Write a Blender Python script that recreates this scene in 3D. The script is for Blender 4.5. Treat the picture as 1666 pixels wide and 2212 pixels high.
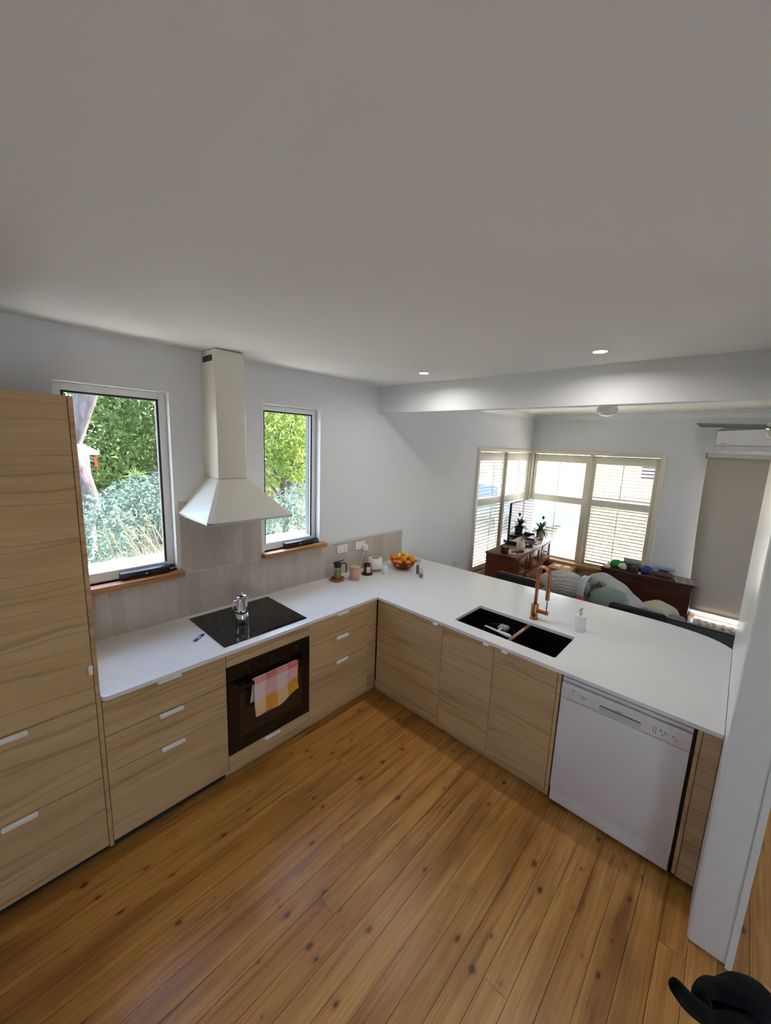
import bpy, bmesh, math, random
import numpy as np
from mathutils import Vector, Matrix
from mathutils.geometry import tessellate_polygon

for o in list(bpy.data.objects): bpy.data.objects.remove(o)
scn = bpy.context.scene
COL = scn.collection
PI = math.pi
random.seed(7)

# ------------------------------------------------------------------ camera
# frame 1666 x 2212; focal length in pixels 840.08
CAM = (-2.2266, -2.6944, 2.1191)
YAW, PITCH, ROLL = math.radians(47.48285), math.radians(-9.66762), math.radians(2.21465)
cd = bpy.data.cameras.new('camera'); cam = bpy.data.objects.new('camera', cd); COL.objects.link(cam)
fw = Vector((math.sin(YAW)*math.cos(PITCH), math.cos(YAW)*math.cos(PITCH), math.sin(PITCH)))
rt = Vector((math.cos(YAW), -math.sin(YAW), 0)); up = rt.cross(fw)
r2 = math.cos(ROLL)*rt + math.sin(ROLL)*up; u2 = -math.sin(ROLL)*rt + math.cos(ROLL)*up
cam.matrix_world = Matrix(((r2.x, u2.x, -fw.x, CAM[0]), (r2.y, u2.y, -fw.y, CAM[1]), (r2.z, u2.z, -fw.z, CAM[2]), (0, 0, 0, 1)))
cd.sensor_fit = 'VERTICAL'; cd.sensor_height = 24.0; cd.sensor_width = 24.0
cd.lens = 840.08*24.0/2212.0
cd.clip_start = 0.05; cd.clip_end = 200
scn.camera = cam

# ------------------------------------------------------------------ world, sun, exposure
SKY, SUN, DOWN = 2.2, 30.0, 3.1
scn.view_settings.view_transform = 'Standard'; scn.view_settings.look = 'None'
scn.view_settings.gamma = 1.0; scn.view_settings.exposure = 0.44
scn.view_settings.use_curve_mapping = False
wd = bpy.data.worlds.new('sky'); scn.world = wd; wd.use_nodes = True
wn = wd.node_tree; wn.nodes.clear()
wo = wn.nodes.new('ShaderNodeOutputWorld'); wb = wn.nodes.new('ShaderNodeBackground'); ws = wn.nodes.new('ShaderNodeTexSky')
ws.sky_type = 'NISHITA'; ws.sun_disc = False; ws.sun_elevation = math.radians(46); ws.sun_rotation = math.radians(82)
ws.air_density = 1.0; ws.dust_density = 1.5; ws.ozone_density = 1.0
wb.inputs['Strength'].default_value = SKY
wn.links.new(ws.outputs[0], wb.inputs[0]); wn.links.new(wb.outputs[0], wo.inputs[0])
sd = bpy.data.lights.new('sun', 'SUN'); sd.energy = SUN; sd.angle = math.radians(0.6); sd.color = (1.0, 0.97, 0.92)
so = bpy.data.objects.new('sun', sd); COL.objects.link(so)
so.rotation_euler = Vector((0.70, 0.10, 0.72)).to_track_quat('Z', 'Y').to_euler()
so.location = (8, 1, 9)

# ------------------------------------------------------------------ mesh helpers
class B:
    def __init__(s): s.bm = bmesh.new()
    def box(s, x0, x1, y0, y1, z0, z1, bev=0, seg=2):
        m = Matrix.Translation(((x0+x1)/2, (y0+y1)/2, (z0+z1)/2)) @ Matrix.Diagonal((abs(x1-x0), abs(y1-y0), abs(z1-z0), 1))
        r = bmesh.ops.create_cube(s.bm, size=1, matrix=m)
        if bev:
            es = list({e for v in r['verts'] for e in v.link_edges})
            bmesh.ops.bevel(s.bm, geom=es, offset=bev, segments=seg, affect='EDGES', profile=0.5)
        return s
    def ring(s, c, ax, r, seg, sq=None):
        ax = Vector(ax).normalized(); a = ax.orthogonal().normalized()
        if abs(ax.z) > .99: a = Vector((1, 0, 0))
        b = ax.cross(a)
        return [s.bm.verts.new(Vector(c)+(a*math.cos(t)+b*math.sin(t))*r) for t in (2*PI*k/seg for k in range(seg))]
    def loft(s, rings, caps=True):
        n = len(rings[0])
        for p, q in zip(rings, rings[1:]):
            for k in range(n): s.bm.faces.new((p[k], p[(k+1) % n], q[(k+1) % n], q[k]))
        if caps:
            s.bm.faces.new(rings[0][::-1]); s.bm.faces.new(rings[-1])
        return s
    def cyl(s, p0, p1, r0, r1=None, seg=24, caps=True):
        ax = Vector(p1)-Vector(p0)
        return s.loft([s.ring(p0, ax, r0, seg), s.ring(p1, ax, r0 if r1 is None else r1, seg)], caps)
    def lathe(s, prof, at=(0, 0, 0), seg=28, caps=True):
        rs = [s.ring((at[0], at[1], at[2]+z), (0, 0, 1), max(r, 1e-4), seg) for r, z in prof]
        return s.loft(rs, caps)
    def tube(s, pts, r, seg=12, caps=True):
        pts = [Vector(p) for p in pts]; n = len(pts); rs = []
        a = None
        for i, p in enumerate(pts):
            t = (pts[min(i+1, n-1)]-pts[max(i-1, 0)]).normalized()
            if a is None: a = t.orthogonal().normalized()
            a = (a - t*a.dot(t)).normalized(); b = t.cross(a)
            rr = r[i] if isinstance(r, (list, tuple)) else r
            rs.append([s.bm.verts.new(p+(a*math.cos(2*PI*k/seg)+b*math.sin(2*PI*k/seg))*rr) for k in range(seg)])
        return s.loft(rs, caps)
    def prism(s, poly, z0, z1, holes=()):
        loops = [list(poly)]+[list(h) for h in holes]
        flat = [p for l in loops for p in l]
        bt = [s.bm.verts.new((p[0], p[1], z0)) for p in flat]; tp = [s.bm.verts.new((p[0], p[1], z1)) for p in flat]
        for t in tessellate_polygon([[Vector((p[0], p[1], 0)) for p in l] for l in loops]):
            s.bm.faces.new([tp[i] for i in t]); s.bm.faces.new([bt[i] for i in reversed(t)])
        k = 0
        for l in loops:
            n = len(l)
            for i in range(n):
                a, b = k+i, k+(i+1) % n
                s.bm.faces.new((bt[a], bt[b], tp[b], tp[a]))
            k += n
        bmesh.ops.recalc_face_normals(s.bm, faces=s.bm.faces[:])
        return s
    def ell(s, c, r, seg=20, rings=12, rot=None):
        m = Matrix.Translation(c) @ (rot.to_4x4() if rot else Matrix.Identity(4)) @ Matrix.Diagonal((r[0], r[1], r[2], 1))
        bmesh.ops.create_uvsphere(s.bm, u_segments=seg, v_segments=rings, radius=1, matrix=m); return s
    def grid(s, f, nu, nv):
        v = [[s.bm.verts.new(f(i/nu, j/nv)) for j in range(nv+1)] for i in range(nu+1)]
        for i in range(nu):
            for j in range(nv): s.bm.faces.new((v[i][j], v[i+1][j], v[i+1][j+1], v[i][j+1]))
        return s
    def mesh(s, name, smooth=False, fix=True):
        if fix: bmesh.ops.recalc_face_normals(s.bm, faces=s.bm.faces[:])
        me = bpy.data.meshes.new(name); s.bm.to_mesh(me); s.bm.free()
        if smooth:
            me.shade_smooth(); me.set_sharp_from_angle(angle=math.radians(38))
        return me

def wm(o):
    m = o.matrix_basis.copy()
    return wm(o.parent) @ m if o.parent else m
def obj(name, b, m, parent=None, smooth=False, local=False, solid=0, sub=0):
    """b authored in world coordinates unless local=True"""
    me = b.mesh(name, smooth) if isinstance(b, B) else b
    me.materials.clear(); me.materials.append(m)
    o = bpy.data.objects.new(name, me); COL.objects.link(o)
    if parent:
        o.parent = parent
        if not local: me.transform(wm(parent).inverted())
    if solid:
        md = o.modifiers.new('thickness', 'SOLIDIFY'); md.thickness = solid; md.offset = 0
    if sub:
        md = o.modifiers.new('smooth', 'SUBSURF'); md.levels = sub; md.render_levels = sub
    return o
def tag(o, label, cat, group=None):
    o['label'] = label; o['category'] = cat
    if group: o['group'] = group
    return o
def thing(name, label, cat, loc=(0, 0, 0), rz=0, group=None):
    o = bpy.data.objects.new(name, None); COL.objects.link(o); o.empty_display_size = .05
    o.location = loc; o.rotation_euler = (0, 0, rz)
    return tag(o, label, cat, group)
def struct(name, b, m, smooth=False):
    o = obj(name, b, m, smooth=smooth); o['kind'] = 'structure'; return o
def copy_tree(o, parent=None):
    c = o.copy(); COL.objects.link(c); c.parent = parent
    for ch in list(o.children): copy_tree(ch, c)
    return c

# ------------------------------------------------------------------ materials
def c(r, g, b):
    f = lambda v: (v/255/12.92 if v <= 10 else ((v/255+.055)/1.055)**2.4)
    return (f(r), f(g), f(b), 1)
def base(name):
    m = bpy.data.materials.new(name); m.use_nodes = True
    nt = m.node_tree; return m, nt, nt.nodes['Principled BSDF']
def P(name, col, rough=.5, metal=0, spec=.5, bump=0, bscale=200, coat=0, emit=0, sheen=0):
    m, nt, p = base(name)
    p.inputs['Base Color'].default_value = col; p.inputs['Roughness'].default_value = rough
    p.inputs['Metallic'].default_value = metal; p.inputs['Specular IOR Level'].default_value = spec
    if coat: p.inputs['Coat Weight'].default_value = coat; p.inputs['Coat Roughness'].default_value = .08
    if sheen: p.inputs['Sheen Weight'].default_value = sheen
    if emit: p.inputs['Emission Color'].default_value = col; p.inputs['Emission Strength'].default_value = emit
    if bump:
        n = nt.nodes.new('ShaderNodeTexNoise'); n.inputs['Scale'].default_value = bscale; n.inputs['Detail'].default_value = 3
        b = nt.nodes.new('ShaderNodeBump'); b.inputs['Strength'].default_value = bump; b.inputs['Distance'].default_value = .01
        tc = nt.nodes.new('ShaderNodeTexCoord'); nt.links.new(tc.outputs['Object'], n.inputs['Vector'])
        nt.links.new(n.outputs[0], b.inputs['Height']); nt.links.new(b.outputs[0], p.inputs['Normal'])
    return m
class N:
    """tiny node helper"""
    def __init__(s, nt): s.nt = nt
    def new(s, t, **kw):
        n = s.nt.nodes.new(t)
        for k, v in kw.items(): setattr(n, k, v)
        return n
    def put(s, sock, v):
        if hasattr(v, 'is_output') or isinstance(v, bpy.types.NodeSocket): s.nt.links.new(v, sock)
        else: sock.default_value = v
    def math(s, op, a, b=0.0, clamp=False):
        n = s.new('ShaderNodeMath', operation=op, use_clamp=clamp); s.put(n.inputs[0], a); s.put(n.inputs[1], b); return n.outputs[0]
    def comb(s, x, y, z=0.0):
        n = s.new('ShaderNodeCombineXYZ'); s.put(n.inputs[0], x); s.put(n.inputs[1], y); s.put(n.inputs[2], z); return n.outputs[0]
    def noise(s, v, scale, detail=3, rough=.55, dist=0):
        n = s.new('ShaderNodeTexNoise'); s.put(n.inputs['Vector'], v); n.inputs['Scale'].default_value = scale
        n.inputs['Detail'].default_value = detail; n.inputs['Roughness'].default_value = rough; n.inputs['Distortion'].default_value = dist
        return n.outputs[0]
    def ramp(s, f, stops):
        n = s.new('ShaderNodeValToRGB'); s.put(n.inputs[0], f); e = n.color_ramp.elements
        while len(e) < len(stops): e.new(.5)
        for k, (p, col) in enumerate(stops): e[k].position = p; e[k].color = col
        return n.outputs[0]
    def mix(s, f, a, b, mode='MIX'):
        n = s.new('ShaderNodeMix', data_type='RGBA', blend_type=mode); s.put(n.inputs[0], f); s.put(n.inputs[6], a); s.put(n.inputs[7], b); return n.outputs[2]
    def pos(s):
        g = s.new('ShaderNodeNewGeometry'); x = s.new('ShaderNodeSeparateXYZ'); s.nt.links.new(g.outputs['Position'], x.inputs[0]); return x.outputs, g.outputs['Position']
    def rnd(s): return s.new('ShaderNodeObjectInfo').outputs['Random']
    def bump(s, p, h, strength=.2, dist=.002):
        b = s.new('ShaderNodeBump'); b.inputs['Strength'].default_value = strength; b.inputs['Distance'].default_value = dist
        s.put(b.inputs['Height'], h); s.nt.links.new(b.outputs[0], p.inputs['Normal'])
W = (1, 1, 1, 1); K = (0, 0, 0, 1)
def wood_front(name='ash_laminate'):
    m, nt, p = base(name); n = N(nt); xyz, _ = n.pos(); r = n.math('MULTIPLY', n.rnd(), 41.0)
    s = n.math('ADD', n.math('ADD', xyz[0], xyz[1]), r)
    warp = n.math('MULTIPLY', n.noise(n.comb(n.math('MULTIPLY', s, 1.3), n.math('MULTIPLY', xyz[2], 3.0), r), 1.6, 2), .07)
    t = n.math('ADD', xyz[2], warp)
    fine = n.noise(n.comb(n.math('MULTIPLY', s, 2.5), n.math('MULTIPLY', t, 90.0), r), 1.0, 4, .6)
    broad = n.noise(n.comb(n.math('MULTIPLY', s, .7), n.math('MULTIPLY', t, 9.0), r), 1.0, 3)
    line = n.noise(n.comb(n.math('MULTIPLY', s, .45), n.math('MULTIPLY', t, 13.0), n.math('ADD', r, 5.0)), 1.0, 1)
    col = n.ramp(broad, [(.3, c(190, 157, 114)), (.55, c(202, 170, 126)), (.75, c(210, 180, 138))])
    col = n.mix(n.math('MULTIPLY', n.ramp(fine, [(.45, K), (.75, W)]), .30), col, c(160, 128, 92))
    ln = n.ramp(line, [(.475, K), (.495, W), (.505, W), (.54, K)])
    col = n.mix(n.math('MULTIPLY', ln, .38), col, c(132, 100, 68))
    n.put(p.inputs['Base Color'], col); p.inputs['Roughness'].default_value = .5; p.inputs['Specular IOR Level'].default_value = .3
    n.bump(p, fine, .12, .001); return m
def floor_mat():
    m, nt, p = base('pine_boards'); n = N(nt); xyz, _ = n.pos(); r = n.math('MULTIPLY', n.rnd(), 57.0)
    x = n.math('ADD', xyz[0], r); y = n.math('ADD', xyz[1], n.math('MULTIPLY', r, .37))
    wob = n.math('MULTIPLY', n.noise(n.comb(n.math('MULTIPLY', x, 1.2), n.math('MULTIPLY', y, 6.0), 0.0), 1.5, 2), .05)
    grain = n.noise(n.comb(n.math('MULTIPLY', x, 1.6), n.math('MULTIPLY', n.math('ADD', y, wob), 95.0), r), 1.0, 4, .62)
    broad = n.noise(n.comb(n.math('MULTIPLY', x, .9), n.math('MULTIPLY', n.math('ADD', y, wob), 15.0), r), 1.0, 3)
    col = n.ramp(broad, [(.30, c(170, 112, 50)), (.5, c(206, 147, 74)), (.72, c(218, 163, 92))])
    col = n.mix(n.math('MULTIPLY', n.ramp(grain, [(.40, K), (.68, W)]), .50), col, c(140, 82, 36))
    stain = n.noise(n.comb(n.math('MULTIPLY', xyz[0], 1.1), n.math('MULTIPLY', xyz[1], 3.2), 0.0), 1.0, 3)
    col = n.mix(n.math('MULTIPLY', n.ramp(stain, [(.50, K), (.70, W)]), .62), col, c(104, 60, 26))
    st2 = n.noise(n.comb(n.math('MULTIPLY', x, 2.4), n.math('MULTIPLY', n.math('ADD', y, wob), 26.0), r), 1.0, 2)
    col = n.mix(n.math('MULTIPLY', n.ramp(st2, [(.60, K), (.74, W)]), .6), col, c(112, 62, 26))
    # knots: stretched cells, a few per board
    v = n.new('ShaderNodeTexVoronoi', voronoi_dimensions='2D'); v.inputs['Scale'].default_value = 1.0
    n.put(v.inputs['Vector'], n.comb(n.math('MULTIPLY', x, 5.0), n.math('MULTIPLY', n.math('ADD', y, n.math('MULTIPLY', wob, .3)), 9.0)))
    cell = n.new('ShaderNodeSeparateColor'); nt.links.new(v.outputs['Color'], cell.inputs[0])
    size = n.math('MULTIPLY', n.math('SUBTRACT', cell.outputs[0], .42), n.math('ADD', .08, n.math('MULTIPLY', n.noise(n.comb(x, y), 38.0, 3), .27)))
    kn = n.math('SUBTRACT', size, v.outputs['Distance'])
    core = n.ramp(n.math('MULTIPLY', kn, 14.0), [(.0, K), (.75, W)])
    halo = n.ramp(n.math('MULTIPLY', n.math('ADD', kn, .10), 5.0), [(.0, K), (.9, W)])
    col = n.mix(n.math('MULTIPLY', halo, .42), col, c(122, 66, 24))
    col = n.mix(n.math('MULTIPLY', core, .80), col, c(80, 42, 18))
    sp = n.new('ShaderNodeTexVoronoi', voronoi_dimensions='2D'); sp.inputs['Scale'].default_value = 28.0
    n.put(sp.inputs['Vector'], n.comb(xyz[0], xyz[1])); scell = n.new('ShaderNodeSeparateColor'); nt.links.new(sp.outputs['Color'], scell.inputs[0])
    msk = n.noise(n.comb(xyz[0], xyz[1]), 2.2, 2)
    speck = n.math('MULTIPLY', n.ramp(sp.outputs['Distance'], [(.05, W), (.10, K)]), n.math('MULTIPLY', n.ramp(scell.outputs[0], [(.70, K), (.72, W)]), n.ramp(msk, [(.55, K), (.6, W)])))
    col = n.mix(n.math('MULTIPLY', speck, .5), col, c(215, 190, 160))
    n.put(p.inputs['Base Color'], col)
    n.put(p.inputs['Roughness'], n.ramp(broad, [(.3, (.28, .28, .28, 1)), (.7, (.38, .38, .38, 1))]))
    n.bump(p, grain, .10, .001); return m
def dark_wood(name, a, b, axis=0, scale=1.0, rough=.35):
    m, nt, p = base(name); n = N(nt); xyz, _ = n.pos(); r = n.math('MULTIPLY', n.rnd(), 31.0)
    o = [xyz[0], xyz[1], xyz[2]]; v = [n.math('MULTIPLY', q, (2.0 if k == axis else 34.0)*scale) for k, q in enumerate(o)]
    g = n.noise(n.comb(n.math('ADD', v[0], r), v[1], v[2]), 1.0, 4, .6, .4)
    n.put(p.inputs['Base Color'], n.ramp(g, [(.35, a), (.65, b)])); p.inputs['Roughness'].default_value = rough
    return m
def glass(name, tint=(1, 1, 1, 1), refl=1.0, rough=0.0):
    m = bpy.data.materials.new(name); m.use_nodes = True; nt = m.node_tree; nt.nodes.clear(); n = N(nt)
    out = n.new('ShaderNodeOutputMaterial'); t = n.new('ShaderNodeBsdfTransparent'); t.inputs[0].default_value = tint
    g = n.new('ShaderNodeBsdfGlossy'); g.inputs['Roughness'].default_value = rough
    f = n.new('ShaderNodeFresnel'); gm = n.new('ShaderNodeNewGeometry'); n.put(f.inputs[0], n.math('SUBTRACT', 1.45, n.math('MULTIPLY', gm.outputs['Backfacing'], 1.45-1/1.45)))
    mx = n.new('ShaderNodeMixShader'); n.put(mx.inputs[0], n.math('MULTIPLY', f.outputs[0], refl))
    nt.links.new(t.outputs[0], mx.inputs[1]); nt.links.new(g.outputs[0], mx.inputs[2]); nt.links.new(mx.outputs[0], out.inputs[0])
    return m
def leaf_mat(name, a, b, hi, trans=.35, k=.54):
    a, b, hi = [(q[0]*k, q[1]*k, q[2]*k, 1) for q in (a, b, hi)]
    m = bpy.data.materials.new(name); m.use_nodes = True; nt = m.node_tree; nt.nodes.clear(); n = N(nt)
    out = n.new('ShaderNodeOutputMaterial'); g = n.new('ShaderNodeNewGeometry')
    col = n.ramp(g.outputs['Random Per Island'], [(.0, a), (.55, b), (.93, b), (1.0, hi)])
    d = n.new('ShaderNodeBsdfDiffuse'); t = n.new('ShaderNodeBsdfTranslucent'); mx = n.new('ShaderNodeMixShader'); mx.inputs[0].default_value = trans
    nt.links.new(col, d.inputs[0]); nt.links.new(col, t.inputs[0]); nt.links.new(d.outputs[0], mx.inputs[1]); nt.links.new(t.outputs[0], mx.inputs[2]); nt.links.new(mx.outputs[0], out.inputs[0])
    return m
def tile_mat():
    m, nt, p = base('glazed_tile'); n = N(nt); r = n.rnd(); xyz, pos = n.pos()
    cl = n.noise(pos, 9.0, 3)
    col = n.mix(r, c(186, 174, 162), c(204, 194, 184)); col = n.mix(n.math('MULTIPLY', cl, .5), col, c(176, 162, 150))
    n.put(p.inputs['Base Color'], col); p.inputs['Roughness'].default_value = .09; p.inputs['Specular IOR Level'].default_value = .6
    n.bump(p, n.noise(pos, 16.0, 2), .5, .012); return m
def stone_mat():
    m, nt, p = base('white_stone'); n = N(nt); xyz, pos = n.pos()
    v = n.noise(pos, 2.3, 5, .6, 1.2)
    vein = n.ramp(v, [(.485, K), (.5, W), (.515, K)])
    n.put(p.inputs['Base Color'], n.mix(n.math('MULTIPLY', vein, .06), c(232, 231, 229), c(178, 172, 164)))
    p.inputs['Roughness'].default_value = .16; return m
def check_mat():
    m, nt, p = base('checked_towel'); n = N(nt); tc = n.new('ShaderNodeTexCoord'); x = n.new('ShaderNodeSeparateXYZ'); nt.links.new(tc.outputs['UV'], x.inputs[0])
    u = n.math('MULTIPLY', x.outputs[0], 4.0); v = x.outputs[1]
    cu = n.math('FLOOR', n.math('MODULO', u, 2.0))
    is1 = n.math('GREATER_THAN', v, .16); is2 = n.math('GREATER_THAN', v, .56); hem = n.math('GREATER_THAN', v, .975)
    top = n.mix(cu, c(224, 150, 148), c(206, 118, 120)); mid = n.mix(cu, c(226, 206, 204), c(226, 172, 170)); low = n.mix(cu, c(238, 196, 150), c(226, 158, 48))
    col = n.mix(hem, n.mix(is2, n.mix(is1, top, mid), low), c(238, 226, 214))
    n.put(p.inputs['Base Color'], col); p.inputs['Roughness'].default_value = .9
    n.bump(p, n.noise(tc.outputs['Object'], 420.0, 2), .5, .002); return m
def fluffy(name, a, b, scale=60, dist=.03):
    m, nt, p = base(name); n = N(nt); tc = n.new('ShaderNodeTexCoord')
    g = n.noise(tc.outputs['Object'], scale, 4, .65)
    n.put(p.inputs['Base Color'], n.ramp(g, [(.3, a), (.7, b)])); p.inputs['Roughness'].default_value = .95; p.inputs['Sheen Weight'].default_value = .4
    n.bump(p, g, .8, dist); return m
def rug_mat():
    m, nt, p = base('patterned_rug'); n = N(nt); xyz, pos = n.pos()
    v = n.new('ShaderNodeTexVoronoi', voronoi_dimensions='2D', distance='MANHATTAN'); v.inputs['Scale'].default_value = 13.0; v.inputs['Randomness'].default_value = .55
    n.put(v.inputs['Vector'], n.comb(xyz[0], xyz[1]))
    n.put(p.inputs['Base Color'], n.ramp(v.outputs['Distance'], [(.38, c(118, 100, 84)), (.5, c(196, 184, 166))])); p.inputs['Roughness'].default_value = .95
    n.bump(p, n.noise(pos, 300.0, 2), .6, .004); return m

M = {}
M['wall'] = P('wall_paint', c(226, 227, 229), .85, bump=.05, bscale=300)
M['ceil'] = P('ceiling_paint', c(232, 231, 226), .9)
M['trim'] = P('gloss_white_trim', c(230, 230, 228), .25)
M['cream'] = P('cream_shutter_paint', c(232, 226, 208), .45)
M['slat'] = P('cream_slat_paint', c(214, 206, 186), .45)
M['front'] = wood_front()
M['carc'] = P('cabinet_carcass', c(168, 140, 106), .6)
M['plinth'] = P('black_plinth', c(40, 38, 36), .6)
M['floor'] = floor_mat()
M['sub'] = P('dark_subfloor', c(34, 22, 14), .9)
M['stone'] = stone_mat()
M['hood'] = P('hood_cream_enamel', c(232, 228, 216), .35)
M['steel'] = P('brushed_steel', c(190, 192, 194), .25, 1)
M['chrome'] = P('polished_steel', c(215, 215, 218), .06, 1)
M['alu'] = P('window_aluminium', c(228, 230, 232), .4)
M['ext'] = P('grey_weatherboard', c(96, 98, 100), .8)
M['seal'] = P('black_rubber_seal', c(28, 30, 34), .6)
M['blackp'] = P('black_plastic', c(20, 21, 23), .4)
M['black_glass'] = P('black_glass', c(8, 8, 9), .04, spec=.6)
M['oven_enamel'] = P('black_enamel', c(11, 11, 12), .22)
M['oven_window'] = P('smoked_oven_glass', c(46, 38, 28), .06, spec=.6)
M['darkmet'] = P('dark_metal', c(70, 66, 62), .3, 1)
M['ring'] = P('dark_grey_ring', c(40, 40, 41), .4)
M['mark'] = P('grey_print', c(78, 78, 80), .5)
M['tile'] = tile_mat()
M['grout'] = P('pale_grout', c(226, 220, 212), .9)
M['pull'] = P('white_pull', c(236, 234, 228), .4)
M['white'] = P('white_enamel', c(222, 217, 216), .3)
M['whitep'] = P('white_plastic', c(234, 234, 230), .35)
M['sill'] = dark_wood('oiled_timber_sill', c(150, 96, 48), c(190, 132, 76), 0, 1, .35)
M['copper'] = P('brushed_copper', c(182, 122, 82), .22, 1)
M['bronze'] = P('dark_bronze_sink', c(44, 26, 20), .38, .75)
M['bronze_edge'] = P('bronze_edge', c(150, 112, 92), .35, .6)
M['glass'] = glass('window_glass')
M['clear'] = glass('clear_glass', (.93, .95, .95, 1), 1.3)
M['amber'] = glass('brown_tinted_glass', (.66, .36, .22, 1), 1.2)
M['terra'] = P('terracotta', c(178, 98, 58), .6)
M['pinkc'] = P('pink_ceramic', c(206, 160, 134), .5)
M['brownc'] = P('brown_glaze', c(88, 50, 28), .3)
M['darkwood'] = P('dark_coaster_wood', c(66, 38, 26), .5)
M['palewood'] = P('pale_wood', c(176, 128, 88), .5)
M['label'] = P('pale_paper_label', c(224, 196, 180), .7)
M['oil'] = P('olive_oil', c(150, 138, 20), .1, spec=.6)
M['orange'] = P('orange_peel', c(236, 138, 22), .42, bump=.25, bscale=160)
M['lemon'] = P('lemon_peel', c(232, 192, 48), .42, bump=.2, bscale=140)
M['stem'] = P('fruit_stem', c(70, 74, 30), .7)
M['mahog'] = dark_wood('mahogany', c(74, 30, 16), c(122, 58, 32), 0, 1, .3)
M['mahog_v'] = dark_wood('mahogany_upright', c(74, 30, 16), c(118, 56, 32), 2, 1, .3)
M['chest'] = dark_wood('dark_chest_timber', c(48, 22, 14), c(88, 44, 28), 1, 1, .32)
M['kraft'] = P('corrugated_card', c(172, 126, 84), .85)
M['paper'] = P('white_paper', c(228, 226, 218), .8)
M['oak'] = dark_wood('pale_oak', c(176, 136, 88), c(204, 166, 118), 1, 1, .5)
M['screen'] = P('tv_screen', c(6, 7, 8), .05, spec=.9)
M['blackf'] = P('black_stained_ply', c(22, 22, 25), .5)
M['greyf'] = fluffy('grey_weave', c(58, 60, 64), c(86, 88, 92), 260, .004)
M['sage'] = fluffy('sage_cotton', c(112, 126, 118), c(136, 148, 140), 180, .003)
M['fleece'] = fluffy('white_fleece', c(196, 190, 182), c(232, 228, 222), 70, .03)
M['creamf'] = fluffy('cream_cotton', c(206, 192, 162), c(230, 220, 196), 90, .01)
M['ribbon'] = P('pale_grey_ribbon', c(186, 198, 198), .6)
M['redp'] = P('pink_print', c(206, 92, 104), .6)
def blind_mat():
    m, nt, p = base('beige_blockout_fabric'); n = N(nt); p.inputs['Base Color'].default_value = c(196, 188, 176); p.inputs['Roughness'].default_value = .9
    t = n.new('ShaderNodeBsdfTranslucent'); t.inputs[0].default_value = c(196, 184, 166); mx = n.new('ShaderNodeMixShader'); mx.inputs[0].default_value = .05
    nt.links.new(p.outputs[0], mx.inputs[1]); nt.links.new(t.outputs[0], mx.inputs[2]); nt.links.new(mx.outputs[0], nt.nodes['Material Output'].inputs[0]); return m
M['blind'] = blind_mat()
M['rug'] = rug_mat()
M['green'] = P('green_plastic_film', c(34, 160, 74), .25)
M['darkcl'] = fluffy('navy_cloth', c(22, 24, 32), c(40, 42, 54), 90, .01)
M['bluecl'] = fluffy('blue_cloth', c(26, 62, 140), c(44, 84, 170), 90, .008)
M['bluep'] = P('blue_plastic', c(30, 52, 160), .4)
M['nuts'] = P('brown_biscuits', c(146, 108, 80), .8, bump=.6, bscale=40)
M['lamp_glass'] = P('frosted_globe', c(226, 222, 212), .2)
M['fan'] = P('fan_grey_blade', c(112, 112, 114), .4)
M['skin'] = P('skin', c(206, 148, 122), .55)
M['glove'] = P('black_glove_knit', c(11, 14, 20), .9, spec=.15, bump=.3, bscale=260)
M['emit'] = P('lamp_led', (1, .96, .9, 1), emit=14)
M['leafplant'] = leaf_mat('house_plant_leaf', c(48, 76, 40), c(86, 118, 66), c(120, 150, 90), .25, 1.0)
M['leaf_tree'] = leaf_mat('tree_leaf', c(88, 112, 66), c(138, 162, 96), c(226, 216, 140), .45)
M['leaf_pale'] = leaf_mat('pale_tree_leaf', c(112, 140, 70), c(170, 188, 96), c(250, 226, 90), .5)
M['leaf_shrub'] = leaf_mat('blue_green_shrub_leaf', c(84, 106, 92), c(134, 156, 140), c(206, 216, 200), .35)
M['leaf_hedge'] = leaf_mat('dark_hedge_leaf', c(60, 80, 50), c(96, 118, 72), c(150, 160, 100), .35)
M['bark'] = dark_wood('grey_bark', c(52, 44, 42), c(86, 76, 72), 2, .6, .9)
M['twig'] = P('dry_twig', c(124, 104, 84), .9)
M['grass'] = P('dry_lawn', c(96, 98, 62), .95, bump=.4, bscale=20)
M['paving'] = P('pale_concrete', c(206, 202, 194), .9)
M['gravel'] = P('grey_gravel', c(112, 110, 107), .95)
M['render'] = P('cream_render', c(222, 216, 204), .9)
M['roof'] = P('grey_roof_sheet', c(150, 158, 168), .5)
M['fence'] = dark_wood('fence_timber', c(104, 88, 74), c(140, 122, 104), 2, .4, .9)
M['red'] = P('red_cloth', c(196, 52, 40), .7)
M['carblue'] = P('blue_car_paint', c(74, 104, 160), .25, coat=.5)
M['tyre'] = P('tyre_rubber', c(26, 26, 27), .8)

# ------------------------------------------------------------------ key dimensions
YW = 0.03            # painted face of the cooker wall
ZC = 0.89            # worktop height
ZCEIL = 2.677
XF = 4.35            # far lounge wall
ZL = 2.71            # lounge ceiling
W1 = (-1.885, -1.298, 1.24, 2.406)
W2 = (-0.675, -0.107, 1.245, 2.408)
WS = (2.62, 4.31, 0.33, 2.09)

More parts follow.
